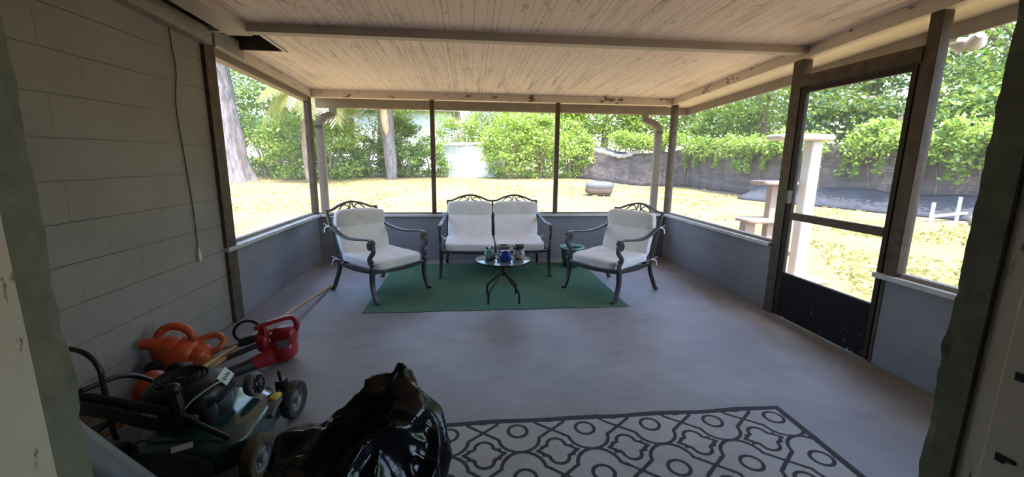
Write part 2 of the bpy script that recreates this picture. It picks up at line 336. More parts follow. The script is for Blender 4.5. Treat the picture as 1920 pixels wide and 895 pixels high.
# ------------------------------------------------------------------ mesh helpers
class MB:
    def __init__(s): s.v = []; s.f = []; s.m = []
    def add(s, vs, fs, mi=0):
        o = len(s.v); s.v += [tuple(v) for v in vs]; s.f += [tuple(i+o for i in f) for f in fs]; s.m += [mi]*len(fs); return s
    def box(s, a, b, mi=0, mat=None):
        x0, y0, z0 = a; x1, y1, z1 = b
        vs = [Vector(p) for p in ((x0, y0, z0), (x1, y0, z0), (x1, y1, z0), (x0, y1, z0), (x0, y0, z1), (x1, y0, z1), (x1, y1, z1), (x0, y1, z1))]
        if mat is not None: vs = [mat @ v for v in vs]
        return s.add(vs, [(0, 3, 2, 1), (4, 5, 6, 7), (0, 1, 5, 4), (1, 2, 6, 5), (2, 3, 7, 6), (3, 0, 4, 7)], mi)
    def tube(s, path, r, n=10, closed=False, rect=None, mi=0, up=None):
        P = [Vector(p) for p in path]; k = len(P); rs = r if isinstance(r, (list, tuple)) else [r]*k
        T = []
        for i in range(k):
            a = P[(i-1) % k] if (closed or i) else P[0]; b = P[(i+1) % k] if (closed or i < k-1) else P[-1]
            T.append((b-a).normalized() if (b-a).length > 1e-9 else Vector((0, 0, 1)))
        u = Vector(up) if up else (Vector((0, 0, 1)) if abs(T[0].z) < .9 else Vector((1, 0, 0)))
        u = (u - T[0]*u.dot(T[0])).normalized(); vs = []
        for i in range(k):
            if up: u = Vector(up)
            u = (u - T[i]*u.dot(T[i]))
            u = u.normalized() if u.length > 1e-6 else T[i].orthogonal().normalized()
            w_ = T[i].cross(u)
            if rect:
                for (a, b) in ((-1, -1), (1, -1), (1, 1), (-1, 1)): vs.append(P[i] + w_*a*rect[0]/2*rs[i] + u*b*rect[1]/2*rs[i])
            else:
                for j in range(n):
                    q = 2*PI*j/n; vs.append(P[i] + (w_*math.cos(q)+u*math.sin(q))*rs[i])
        n = 4 if rect else n; fs = []
        for i in range(k if closed else k-1):
            a = i*n; b = ((i+1) % k)*n
            for j in range(n): fs.append((a+j, a+(j+1) % n, b+(j+1) % n, b+j))
        if not closed: fs += [tuple(range(n))[::-1], tuple((k-1)*n+j for j in range(n))]
        return s.add(vs, fs, mi)
    def lathe(s, prof, c=(0, 0, 0), n=28, mi=0, mat=None, cap=True):
        vs = []; fs = []
        for (r, z) in prof:
            for j in range(n): q = 2*PI*j/n; vs.append(Vector((r*math.cos(q), r*math.sin(q), z)))
        if mat is not None: vs = [mat @ v for v in vs]
        vs = [v + Vector(c) for v in vs]
        for i in range(len(prof)-1):
            for j in range(n): fs.append((i*n+j, i*n+(j+1) % n, (i+1)*n+(j+1) % n, (i+1)*n+j))
        if cap: fs += [tuple(range(n))[::-1], tuple((len(prof)-1)*n+j for j in range(n))]
        return s.add(vs, fs, mi)
    def prism(s, poly, d, mat=None, mi=0):
        n = len(poly); vs = [Vector((x, y, 0)) for x, y in poly]+[Vector((x, y, d)) for x, y in poly]
        if mat is not None: vs = [mat @ v for v in vs]
        return s.add(vs, [tuple(range(n))[::-1], tuple(n+i for i in range(n))]+[(i, (i+1) % n, n+(i+1) % n, n+i) for i in range(n)], mi)
    def blob(s, c, r, e=2.0, n=10, fn=None, mat=None, mi=0):
        # super-ellipsoid: a cube grid pushed out to |x|^e+|y|^e+|z|^e=1
        idx = {}; vs = []; fs = []
        def vid(i, j, k):
            key = (i, j, k)
            if key not in idx:
                p = Vector((math.tan((2*i/n-1)*PI/4), math.tan((2*j/n-1)*PI/4), math.tan((2*k/n-1)*PI/4)))
                l = (abs(p.x)**e+abs(p.y)**e+abs(p.z)**e)**(1/e); p = p/l
                p = Vector((p.x*r[0], p.y*r[1], p.z*r[2]))
                if fn: p = fn(p)
                if mat is not None: p = mat @ p
                idx[key] = len(vs); vs.append(p+Vector(c))
            return idx[key]
        for a in range(n):
            for b in range(n):
                fs += [(vid(a, b, 0), vid(a, b+1, 0), vid(a+1, b+1, 0), vid(a+1, b, 0)), (vid(a, b, n), vid(a+1, b, n), vid(a+1, b+1, n), vid(a, b+1, n)),
                       (vid(a, 0, b), vid(a+1, 0, b), vid(a+1, 0, b+1), vid(a, 0, b+1)), (vid(a, n, b), vid(a, n, b+1), vid(a+1, n, b+1), vid(a+1, n, b)),
                       (vid(0, a, b), vid(0, a, b+1), vid(0, a+1, b+1), vid(0, a+1, b)), (vid(n, a, b), vid(n, a+1, b), vid(n, a+1, b+1), vid(n, a, b+1))]
        return s.add(vs, fs, mi)
    def build(s, name, mat, parent=None, smooth=False, bevel=0, world=False, loc=None):
        me = bpy.data.meshes.new(name)
        vs = s.v
        if world and parent is not None:
            inv = (Matrix.Translation(parent.location) @ parent.rotation_euler.to_matrix().to_4x4()).inverted()
            vs = [tuple(inv @ Vector(v)) for v in vs]
        if loc is not None: vs = [(v[0]-loc[0], v[1]-loc[1], v[2]-loc[2]) for v in vs]
        me.from_pydata(vs, [], s.f); me.update()
        mats = mat if isinstance(mat, (list, tuple)) else [mat]
        for x in mats: me.materials.append(x)
        if len(mats) > 1: me.polygons.foreach_set('material_index', s.m)
        if smooth: me.polygons.foreach_set('use_smooth', [True]*len(me.polygons))
        o = bpy.data.objects.new(name, me); C.objects.link(o)
        if parent is not None: o.parent = parent
        if loc is not None: o.location = loc
        if bevel:
            b = o.modifiers.new('bevel', 'BEVEL'); b.width = bevel; b.segments = 2; b.limit_method = 'ANGLE'
        if smooth and smooth != 'all':
            try:
                me.set_sharp_from_angle(angle=math.radians(50))
            except Exception: pass
        return o
def spline(pts, n=8, closed=False):
    P = [Vector(p) for p in pts]; k = len(P); out = []
    rngk = range(k if closed else k-1)
    for i in rngk:
        p1 = P[i]; p2 = P[(i+1) % k]
        p0 = P[(i-1) % k] if (closed or i) else p1*2-p2
        p3 = P[(i+2) % k] if (closed or i+2 < k) else p2*2-p1
        for j in range(n):
            t = j/n; out.append(.5*((2*p1)+(p2-p0)*t+(2*p0-5*p1+4*p2-p3)*t*t+(3*p1-p0-3*p2+p3)*t**3))
    if not closed: out.append(P[-1])
    return out
def tag(o, label, cat, group=None, kind=None):
    o['label'] = label; o['category'] = cat
    if group: o['group'] = group
    if kind: o['kind'] = kind
    return o
def thing(name, label, cat, loc=(0, 0, 0), rz=0, group=None):
    o = bpy.data.objects.new(name, None); C.objects.link(o); o.location = loc; o.rotation_euler = (0, 0, rz)
    o.empty_display_size = .1
    return tag(o, label, cat, group)
def struct(name, mb, mat, **kw):
    o = mb.build(name, mat, **kw); o['kind'] = 'structure'; return o
def TR(loc, rx=0, ry=0, rz=0):
    return Matrix.Translation(loc) @ Matrix.Rotation(rz, 4, 'Z') @ Matrix.Rotation(ry, 4, 'Y') @ Matrix.Rotation(rx, 4, 'X')
def dup(root, loc, rz, label, name=None, group=None):
    r = root.copy(); C.objects.link(r); r.location = loc; r.rotation_euler = (0, 0, rz); r['label'] = label
    if group: r['group'] = group
    def rec(a, b):
        for ch in list(a.children):
            c = ch.copy(); C.objects.link(c); c.parent = b; rec(ch, c)
    rec(root, r); return r

# ------------------------------------------------------------------ room shell
XL, XR, D = -1.94, 2.723, 5.575
SB, ST = .595, .622             # underside and top of the sill boards
YW = 3.46                       # end of the tall house wall on the left
def cz(y): return 2.155 + .0428*(D-y)          # ceiling height falls towards the yard
def hz(y): return 2.072 + .0428*(D-y)          # underside of the perimeter trim
def sloped(mb, x0, x1, y0, y1, zb, zt):        # a box whose top and bottom follow the roof slope (zb, zt functions of y)
    return mb.add([(x0, y0, zb(y0)), (x1, y0, zb(y0)), (x1, y1, zb(y1)), (x0, y1, zb(y1)), (x0, y0, zt(y0)), (x1, y0, zt(y0)), (x1, y1, zt(y1)), (x0, y1, zt(y1))],
                  [(0, 3, 2, 1), (4, 5, 6, 7), (0, 1, 5, 4), (1, 2, 6, 5), (2, 3, 7, 6), (3, 0, 4, 7)])
struct('floor', MB().box((XL-.15, -.3, -.14), (XR+.17, D+.17, 0)), M_['floor'])
mb = MB(); sloped(mb, XL-.2, XL, .8, YW, lambda y: -.12, lambda y: cz(y)-.005)
struct('wall_left', mb, M_['block_left'])
struct('wall_left.001', MB().box((XL-.15, YW+.12, -.12), (XL, D, SB)), M_['block_half_y'])
struct('wall_far', MB().box((XL-.15, D, -.12), (XR+.15, D+.15, SB)), M_['block_half_x'])
mb = MB().box((XR, 3.45, -.12), (XR+.15, D, SB)); struct('wall_right', mb, M_['block_half_y'])
struct('wall_right.001', MB().box((XR, .8, -.12), (XR+.15, 2.46, SB)), M_['block_half_y'])
# wall with the opening the picture is taken through; its cut edges are rough
def rough_end(x, side):
    mb = MB(); n = 150
    prof = []
    for i in range(n+1):
        z = 2.6*i/n - .12
        o1 = .012*noise.noise((z*6, side*3, 0)) + .008*noise.noise((z*23, side, 2)) + .004*noise.noise((z*60, side, 5))
        prof.append((z, o1))
    xo = x + side*.06
    vs = []
    for z, o in prof:
        e = x + o
        vs += [(xo, .738, z), (x, .738, z), (x+o*.3, .785, z), (e, .80, z), (xo, .80, z)]
    fs = []
    for i in range(n):
        for j in range(5):
            a = i*5+j; b = i*5+(j+1) % 5; fs.append((a, b, b+5, a+5))
    mb.add(vs, fs); return mb
struct('wall_back', MB().box((XL-.2, .738, -.12), (-.80, .80, 2.5)), M_['concrete_rough'])
struct('wall_back.001', MB().box((1.15, .738, -.12), (XR+.15, .80, 2.5)), M_['concrete_rough'])
struct('trim_1', rough_end(-.74, -1), M_['concrete_rough'])
struct('trim_2', rough_end(1.09, 1), M_['concrete_rough'])
struct('wall_back.002', MB().box((-.9, .70, 2.12), (1.2, .80, 2.5)), M_['concrete_rough'])
struct('trim_3', MB().box((-.90, .60, -.1), (-.738, .738, 2.2)).box((-.90, .56, -.1), (-.725, .60, 2.2)), M_['jamb'], bevel=.004)
mb = MB().box((1.088, .60, -.1), (1.25, .692, 2.2)).box((1.10, .692, -.1), (1.25, .738, 2.2))
struct('trim_4', mb, M_['jamb'], bevel=.004)

# the dark room the camera stands in; right-hand opening added to light the jamb
for i, (a, b) in enumerate((((-3.0, -3.2, -.12), (-2.9, .74, 2.5)), ((3.7, -3.2, -.12), (3.8, -2.2, 2.5)), ((3.7, -2.2, -.12), (3.8, -.3, .9)), ((3.7, -2.2, 2.0), (3.8, -.3, 2.5)), ((3.7, -.3, -.12), (3.8, .74, 2.5)), ((-3.0, -3.3, -.12), (3.8, -3.2, 2.5)), ((-3.0, .62, -.12), (-2.14, .80, 2.5)), ((2.87, .62, -.12), (3.8, .80, 2.5)))):
    struct('wall_room' + ('' if i == 0 else '.%03d' % i), MB().box(a, b), M_['greyboard'])
struct('floor.001', MB().box((-2.9, -3.2, -.14), (3.7, -.3, -.001)), M_['floor'])
struct('ceiling.003', MB().box((-3.0, -3.3, 2.5), (3.8, .80, 2.56)), M_['greyboard'])
# ceiling, roof, eaves
mb = MB(); sloped(mb, -1.53, XR+.1, .72, D+.05, cz, lambda y: cz(y)+.02); sloped(mb, XL-.1, -1.53, 3.95, D+.05, cz, lambda y: cz(y)+.02)
struct('ceiling', mb, M_['ceiling'])
mb = MB(); sloped(mb, XL-.45, XR+.46, -3.2, D+.42, lambda y: cz(y)+.16, lambda y: cz(y)+.2)
struct('ceiling.001', mb, M_['attic'])
mb = MB(); sloped(mb, XL-.2, XL-.16, .7, D+.1, lambda y: cz(y)-.02, lambda y: cz(y)+.16)
for y in (2.95, 3.62, 4.3): sloped(mb, XL-.16, -1.2, y, y+.04, lambda q: cz(q)+.03, lambda q: cz(q)+.155)
sloped(mb, XL-.16, -1.62, .8, 3.3, lambda q: cz(q)+.10, lambda q: cz(q)+.15)
struct('ceiling.002', mb, M_['attic'])
# soffit boards under the overhang
OV = .43
mb = MB(); sloped(mb, XR+.1, XR+OV, .0, D+OV, lambda y: cz(y)-.035, lambda y: cz(y)-.02)
mb.box((XL-.08, D+.05, cz(D)-.035), (XR+.1, D+OV, cz(D)-.02))
struct('trim_5', mb, M_['soffit'])
def fz(y): return 2.005 + .0428*(D+OV-y)
mb = MB(); sloped(mb, XR+OV, XR+OV+.02, .0, D+OV+.02, fz, lambda y: fz(y)+.16)
mb.add(*(lambda a: (a.v, a.f))(MB().box((XL-.08, D+OV, fz(D+OV)), (XR+OV, D+OV+.02, fz(D+OV)+.16))))
struct('trim_6', mb, M_['fascia'])
# gutter on the far eave
g = thing('rain_gutter', 'brown metal rain gutter running along the far eave', 'gutter', (0, D+OV+.02, 2.0))
MB().box((XL-.08, D+OV+.022, 2.0), (XR+.45, D+OV+.11, 2.012)).box((XL-.08, D+OV+.10, 2.0), (XR+.45, D+OV+.11, 2.10)).build('gutter_trough', M_['fascia'], g, world=True)
# perimeter trim (cream, peeling) and the brown plates behind it
mb = MB(); sloped(mb, XL, XL+.035, YW+.14, D, hz, cz); struct('trim_7', mb, M_['header_y'])
mb = MB(); sloped(mb, XR-.035, XR, .8, D, hz, cz); struct('trim_8', mb, M_['header_y'])
struct('trim_9', MB().box((XL, D-.035, hz(D)), (XR, D, cz(D))), M_['header_x'])
mb = MB(); sloped(mb, XL-.09, XL-.001, YW+.14, D, lambda y: hz(y)-.055, lambda y: cz(y)); struct('trim_10', mb, M_['fascia'])
mb = MB(); sloped(mb, XR+.001, XR+.09, .8, D, lambda y: hz(y)-.0, lambda y: cz(y)); mb.box((XL, D+.001, hz(D)), (XR, D+.09, cz(D))); struct('trim_11', mb, M_['soffit'])
# beam across the middle, boards beside the open strip on the left
BY = 3.33
struct('trim_12', MB().box((-1.53, BY-.045, cz(BY)-.055), (XR-.03, BY+.045, cz(BY)+.01)), M_['beam'], bevel=.004)
mb = MB(); sloped(mb, -1.70, -1.53, .8, BY+.05, lambda y: cz(y)-.06, lambda y: cz(y)+.02); struct('trim_13', mb, M_['beam'], bevel=.003)
mb = MB(); sloped(mb, XL, -1.86, .8, YW+.02, lambda y: cz(y)-.10, lambda y: cz(y)+.01); struct('trim_14', mb, M_['greyboard'], bevel=.003)
mb = MB(); sloped(mb, XL, XL+.045, YW+.12, 4.0, lambda y: hz(y)+.02, lambda y: cz(y)+.06); struct('trim_15', mb, M_['greyboard'])
struct('trim_16', MB().box((-1.90, 3.45, cz(3.45)-.015), (-1.50, 3.485, cz(3.45)+.012)), M_['sill'])
mb = MB(); sloped(mb, -1.545, -1.525, BY, 3.96, lambda y: cz(y)-.012, lambda y: cz(y)+.03); struct('trim_17', mb, M_['sill'])
struct('trim_18', MB().box((XL+.02, 3.93, cz(3.95)-.004), (-1.53, 3.955, cz(3.95)+.13)), M_['attic'])

# posts and mullions
def post(n, a, b, m='post', bev=.004): return struct('trim_%d' % n, MB().box(a, b), M_[m], bevel=bev)
post(19, (XL-.09, YW, 0), (XL+.03, YW+.13, cz(YW)-.05))
post(20, (XL-.06, D-.045, ST), (XL+.0, D+.06, hz(D)), 'post')
post(21, (-.46-.028, D-.02, ST), (-.46+.028, D+.03, hz(D)), 'post')
post(22, (1.155-.028, D-.02, ST), (1.155+.028, D+.03, hz(D)), 'post')
post(23, (XR-.02, D-.06, ST), (XR+.05, D+.03, hz(D)), 'post')
post(24, (XR-.02, 3.34, 0), (XR+.06, 3.45, hz(3.4)), 'post')
post(25, (XR-.02, 2.325, ST), (XR+.05, 2.40, hz(2.36)), 'post')
post(26, (XR-.03, 2.40, 1.945), (XR+.05, 3.34, 2.035), 'post')
post(27, (XR-.005, 2.40, 0), (XR+.05, 2.425, 1.945), 'post')
# sills
def sill(n, a, b): return struct('trim_%d' % n, MB().box(a, b), M_['sill'], bevel=.004)
sill(28, (XL-.15, YW-.01, SB), (XL+.045, D-.05, ST+.006))
sill(29, (XL-.15, D-.045, SB), (XR+.15, D+.15, ST+.004))
sill(30, (XR-.045, 3.45, SB), (XR+.15, D-.05, ST+.006))
sill(31, (XR-.045, .8, SB), (XR+.15, 2.46, ST+.006))
# low inner frame strip on the sills
def strip(n, a, b): return struct('trim_%d' % n, MB().box(a, b), M_['fascia'])
strip(32, (XL-.07, YW+.13, ST+.006), (XL-.03, D-.05, ST+.03))
strip(33, (XL, D+.0, ST+.004), (XR, D+.03, ST+.025))
strip(34, (XR+.0, 3.45, ST+.006), (XR+.04, D-.05, ST+.03))
strip(35, (XR+.0, .8, ST+.006), (XR+.04, 2.32, ST+.03))
# insect screens, one per bay
def pane(n, pts): return struct('window_%d' % n, MB().add(pts, [(0, 1, 2, 3)]), M_['screen'])
pane(1, [(XL-.05, YW+.13, ST+.03), (XL-.05, D-.045, ST+.03), (XL-.05, D-.045, hz(D)), (XL-.05, YW+.13, hz(YW+.13))])
for i, (a, b) in enumerate(((XL, -.488), (-.432, 1.127), (1.183, XR-.02))):
    pane(2+i, [(a, D+.015, ST+.025), (b, D+.015, ST+.025), (b, D+.015, hz(D)), (a, D+.015, hz(D))])
pane(5, [(XR+.02, 3.45, ST+.03), (XR+.02, D-.06, ST+.03), (XR+.02, D-.06, hz(D)), (XR+.02, 3.45, hz(3.45))])
pane(6, [(XR+.02, .8, ST+.03), (XR+.02, 2.32, ST+.03), (XR+.02, 2.32, hz(2.32)), (XR+.02, .8, hz(.8))])
pane(7, [(XR+.02, 2.455, 2.035), (XR+.02, 3.34, 2.035), (XR+.02, 3.34, hz(3.34)), (XR+.02, 2.455, hz(2.455))])
# screen door
dr = bpy.data.objects.new('door_1', None); C.objects.link(dr); dr.location = (XR, 2.445, 0); dr['kind'] = 'structure'
X0, X1 = XR-.012, XR+.022
MB().box((X0, 2.427, .01), (X1, 2.462, 1.94)).build('stile', M_['postblack'], dr, world=True, bevel=.003)
MB().box((X0, 3.285, .01), (X1, 3.338, 1.94)).build('stile', M_['postblack'], dr, world=True, bevel=.003)
MB().box((X0, 2.462, 1.90), (X1, 3.285, 1.94)).build('top_rail', M_['postblack'], dr, world=True, bevel=.003)
MB().box((X0, 2.462, .865), (X1, 3.285, .925)).build('middle_rail', M_['post'], dr, world=True, bevel=.003)
MB().box((X0, 2.462, .01), (X1, 3.285, .40)).build('kick_panel', M_['kick'], dr, world=True, bevel=.003)
for z0, z1 in ((.40, .865), (.925, 1.90)):
    MB().add([(XR+.005, 2.462, z0), (XR+.005, 3.285, z0), (XR+.005, 3.285, z1), (XR+.005, 2.462, z1)], [(0, 1, 2, 3)]).build('door_screen', M_['screen'], dr, world=True)
MB().box((X0-.03, 3.285, 1.0), (X0-.0, 3.30, 1.11)).box((X0-.045, 3.283, 1.0), (X0-.028, 3.302, 1.11)).build('pull_handle', M_['black_plastic'], dr, world=True, bevel=.003)
# strikes on the right hand door jamb
for z, lb in ((.93, 'dark metal latch strike on the pale jamb at right, the upper one'), (.75, 'dark metal latch strike on the pale jamb at right, the lower one')):
    st = MB().box((1.083, .638, z-.004), (1.0885, .668, z+.004)).box((1.084, .655, z-.013), (1.0885, .668, z-.003))
    tag(st.build('strike_plate', M_['black_plastic']), lb, 'latch')

# ------------------------------------------------------------------ garden ground
def smooth(a, b, x): t = min(1, max(0, (x-a)/(b-a))); return t*t*(3-2*t)
def gz(x, y):
    z = -.13 + .58*min(1.15, max(0, (y-7)/15))**1.1*(1-.85*smooth(4.5, 10, x))
    return z + .02*noise.noise((x*.5, y*.5, 0))
mb = MB(); nx, ny = 110, 100; vs = []
xs = [-60+120*i/nx for i in range(nx+1)]; ys = [-12+82*j/ny for j in range(ny+1)]
for y in ys:
    for x in xs: vs.append((x, y, gz(x, y) - (.15 if (XL-.2 < x < XR+.2 and y < D+.2) else 0)))
fs = [(j*(nx+1)+i, j*(nx+1)+i+1, (j+1)*(nx+1)+i+1, (j+1)*(nx+1)+i) for j in range(ny) for i in range(nx)]
mb.add(vs, fs); gr = struct('ground', mb, M_['ground'], smooth='all')

# ------------------------------------------------------------------ patio furniture
def cushion(w_, d_, h_, seed, mat=None, e=7, n=16, wr=.006):
    def fn(p):
        q = p.copy(); f = 1-(p.x/(w_/2))**2*.35
        k = noise.noise((p.x*7+seed, p.y*7, p.z*7))*wr + noise.noise((p.x*19+seed, p.y*19, p.z*9))*wr*.45
        q.z = p.z*(.82+.18*f) + k; q.x += noise.noise((p.y*9+seed, p.z*20, 3))*wr*.8; q.y += noise.noise((p.x*9+seed, p.z*20, 7))*wr*.8
        return q
    return MB().blob((0, 0, 0), (w_/2, d_/2, h_/2), e, n, fn, mat)
def scroll(c, r0, r1, a0, a1, n=14):      # spiral in the local y-z plane
    return [Vector((c[0], c[1]+(r0+(r1-r0)*i/n)*math.cos(a0+(a1-a0)*i/n), c[2]+(r0+(r1-r0)*i/n)*math.sin(a0+(a1-a0)*i/n))) for i in range(n+1)]
def back_y(z): return .25 + (z-.30)*.32
def seat_parts(root, W, bays, seed, head_tilt=0.0, ends=.0):
    A = M_['alum']; hw = W/2
    for s in (-1, 1):
        x = s*hw
        # front leg sweeps from its foot up to the seat rail
        p = spline([(x*1.01, -.365, .012), (x*1.0, -.345, .03), (x*.995, -.315, .10), (x*.99, -.295, .19), (x*.99, -.30, .285), (x*.99, -.31, .33)])
        k = len(p); m = MB().tube(p, [1.0+.45*i/(k-1) for i in range(k)], rect=(.028, .028), up=(1, 0, 0)); m.blob((x*1.01, -.37, .016), (.017, .022, .016), 2, 4)
        m.build('front_leg', A, root, smooth=True)
        p = spline([(x*.95, .385, .012), (x*.94, .36, .03), (x*.92, .315, .12), (x*.90, .27, .22), (x*.90, .25, .31)])
        m = MB().tube(p, 1.0, rect=(.029, .030), up=(1, 0, 0)); m.blob((x*.95, .39, .014), (.016, .02, .014), 2, 4)
        m.build('rear_leg', A, root, smooth=True)
        # scrolled arm support: small curl, S bend, big curl under the arm
        sp_ = spline([(x*.99, -.31, .33), (x, -.302, .365), (x, -.285, .39), (x, -.272, .415), (x, -.285, .44), (x, -.315, .47), (x, -.335, .50), (x, -.335, .535)], 6)
        sp_ += scroll((x, -.300, .545), .036, .010, PI, PI-2*PI*1.25, 22)
        m = MB().tube(sp_, [1.2]*len(sp_), rect=(.028, .021), up=(1, 0, 0))
        m.tube(scroll((x, -.31, .40), .022, .008, -PI*.5, PI*1.2, 14), 1, rect=(.018, .014), up=(1, 0, 0)).blob((x, -.318, .372), (.014, .02, .016), 2, 4)
        m.build('arm_scroll', A, root, smooth=True)
        ay = back_y(.62)
        arm = spline([(x, -.345, .572), (x, -.31, .600), (x, -.22, .602), (x, -.08, .588), (x, .06, .588), (x*.97, .20, .612), (x*.91, ay-.01, .66)], 7)
        MB().tube(arm, 1, rect=(.042, .018), up=(0, 0, 1)).build('arm', A, root, smooth=True, bevel=.003)
    # seat frame: bowed front rail, sides, back
    rail = spline([(-hw*.99, -.305, .300), (-hw*.6, -.335, .294), (0, -.35, .290), (hw*.6, -.335, .294), (hw*.99, -.305, .300)], 6)
    m = MB().tube(rail, 1, rect=(.022, .030), up=(0, 0, 1))
    for s in (-1, 1): m.tube(spline([(s*hw*.99, -.305, .30), (s*hw*.98, -.02, .292), (s*hw*.90, .25, .30)], 5), 1, rect=(.020, .028), up=(0, 0, 1))
    m.tube([(-hw*.9, .25, .30), (hw*.9, .25, .30)], 1, rect=(.020, .028), up=(0, 0, 1))
    for i in range(5 if bays == 1 else 9):
        q = -hw*.8+2*hw*.8*i/(4 if bays == 1 else 8); m.tube([(q, -.32, .287), (q, .25, .293)], 1, rect=(.030, .004), up=(0, 0, 1))
    m.build('seat_frame', A, root, smooth=True)
    # back: uprights, bottom bar, crest rails with curls, lattice straps behind the cushions
    tz = .815
    xe = hw*.91; m = MB(); bw = 2*xe/bays
    for b in range(bays+1):
        x = -xe+b*bw; m.tube(spline([(x*.99, .25, .28), (x, back_y(.5), .5), (x, back_y(.7), .7), (x*1.005, back_y(tz)+.01, tz)], 5), 1, rect=(.026, .022), up=(1, 0, 0))
    m.tube([(-xe, back_y(.36), .36), (xe, back_y(.36), .36)], 1, rect=(.018, .018), up=(0, 0, 1))
    for b in range(bays):
        for i in range(4):
            x = -xe+b*bw+bw*(i+1)/5; m.tube([(x, back_y(.36), .36), (x, back_y(.77), .77)], 1, rect=(.02, .008), up=(1, 0, 0))
    m.build('back_frame', A, root, smooth=True)
    m = MB()
    for b in range(bays):
        xa = -xe+b*bw; c = xa+bw/2
        def P(u, z): return Vector((c+u*bw/2, back_y(z)+.012, z))
        m.tube(spline([P(-1.04, tz), P(-.8, tz+.004), P(-.45, tz+.045), P(0, tz+.072), P(.45, tz+.045), P(.8, tz+.004), P(1.04, tz)], 7), 1, rect=(.022, .022), up=(0, 0, 1))
        m.tube([P(-1, tz-.045), P(1, tz-.045)], 1, rect=(.014, .014), up=(0, 0, 1))
        for s in (-1, 1):
            m.tube(spline([P(s*.04, tz+.06), P(s*.07, tz+.02), P(s*.20, tz-.0), P(s*.36, tz-.01), P(s*.56, tz-.045)], 6), 1, rect=(.012, .012), up=(0, 1, 0))
            m.tube(spline([P(s*.06, tz-.045), P(s*.10, tz+.015), P(s*.25, tz+.045), P(s*.40, tz+.03), P(s*.52, tz-.005), P(s*.62, tz-.04)], 6), 1, rect=(.011, .011), up=(0, 1, 0))
            m.tube(spline([P(s*.36, tz-.04), P(s*.30, tz-.015), P(s*.22, tz-.02), P(s*.22, tz-.035)], 5), 1, rect=(.010, .010), up=(0, 1, 0))
    m.build('crest_rail', A, root, smooth=True)
    # cushions
    cw = (2*hw*.93)/bays; tilt = math.atan(.32)
    for b in range(bays):
        xc = -hw*.93+cw*(b+.5); sd_ = seed+b*3.7
        MB_ = cushion(cw*.97, .60, .105, sd_, TR((xc, -.035, .358), rx=math.radians(2.5)))
        MB_.build('seat_cushion', M_['cushion'], root, smooth='all')
        zc = .515; cushion(cw*.93, .33, .085, sd_+9, TR((xc, back_y(zc)-.068, zc), rx=PI/2-tilt)).build('back_cushion', M_['cushion'], root, smooth='all')
        zc = .725; cushion(cw*.96, .195, .105, sd_+17, TR((xc+head_tilt*.05, back_y(zc)-.088, zc), ry=head_tilt) @ Matrix.Rotation(PI/2-tilt+.40, 4, 'X'), e=5, wr=.009).build('headrest_cushion', M_['cushion_shaded'], root, smooth='all')
    # fabric ties knotted round the frame
    for s in (-1, 1):
        for z in (.34, .66):
            x = s*(hw*.93); y = back_y(z)+.0
            m = MB()
            m.tube(spline([(x*.97, y-.03, z), (x*1.04, y+.01, z+.01), (x*1.10, y+.045, z+.03), (x*1.16, y+.03, z+.035)], 5), 1, rect=(.012, .004), up=(0, 0, 1))
            m.tube(spline([(x*1.03, y+.01, z+.01), (x*1.08, y+.05, z-.01), (x*1.10, y+.06, z-.06)], 5), 1, rect=(.012, .004), up=(1, 0, 0))
            m.blob((x*1.03, y+.008, z+.008), (.011, .011, .011), 2, 4)
            m.build('cushion_tie', M_['cushion'], root, smooth=True)
# left chair (turned towards the table), right chair, two-seater
ch = thing('patio_armchair', 'scrolled dark metal armchair with white cushions nearest the left wall', 'chair', (-.915, 4.29, .0), math.radians(49.2), 'white cushioned patio armchairs')
seat_parts(ch, .65, 1, 2.0, head_tilt=.05)
ch2 = thing('patio_armchair', 'scrolled dark metal armchair with white cushions beside the green pot', 'chair', (1.475, 4.145, .0), math.radians(-56.5), 'white cushioned patio armchairs')
seat_parts(ch2, .65, 1, 8.3)
lv = thing('patio_loveseat', 'two-seat dark metal bench with white cushions against the far half wall', 'sofa', (.297, 5.02, 0), 0)
seat_parts(lv, 1.26, 2, 14.1)

# green outdoor mat
mb = MB(); n = 40; vs = []
for j in range(2):
    for i in range(n+1):
        x = -.945+2.42*i/n; vs.append((x, (3.60+.006*math.sin(i*.7)+.004*math.sin(i*2.1)) if j == 0 else 5.32, .006))
mb.add(vs, [(i, i+1, n+2+i, n+1+i) for i in range(n)])
o = mb.build('outdoor_mat', M_['greenmat'], loc=(0, 4.4, 0)); sm = o.modifiers.new('thick', 'SOLIDIFY'); sm.thickness = .005
tag(o, 'plain green outdoor mat under the table and loveseat', 'mat')

# glass side table
tb = thing('side_table', 'round smoked glass side table on four splayed black legs', 'table', (.315, 3.895, .006))
MB().lathe([(.245, .386), (.252, .388), (.252, .394), (.245, .396)], n=48).build('glass_top', M_['glass'], tb, smooth=True)
MB().lathe([(.243, .380), (.262, .380), (.266, .388), (.262, .398), (.253, .398), (.253, .386), (.243, .386), (.243, .380)], n=48, cap=False).build('rim', M_['black_plastic'], tb, smooth=True)
m = MB().tube([(0, 0, .235), (0, 0, .30), (0, 0, .375)], [.014, .018, .026]); m.lathe([(.03, .368), (.08, .374), (.08, .380), (.03, .382)])
m.build('pedestal', M_['black_plastic'], tb, smooth=True)
for a in (45, 135, 225, 315):
    q = math.radians(a); c, s = math.cos(q), math.sin(q)
    MB().tube([(c*.008, s*.008, .28), (c*.02, s*.02, .262), (c*.175, s*.175, .128), (c*.195, s*.195, .11), (c*.203, s*.203, .09), (c*.207, s*.207, .0)], .0105, 8).build('leg', M_['black_plastic'], tb, smooth=True)
TZ = .403
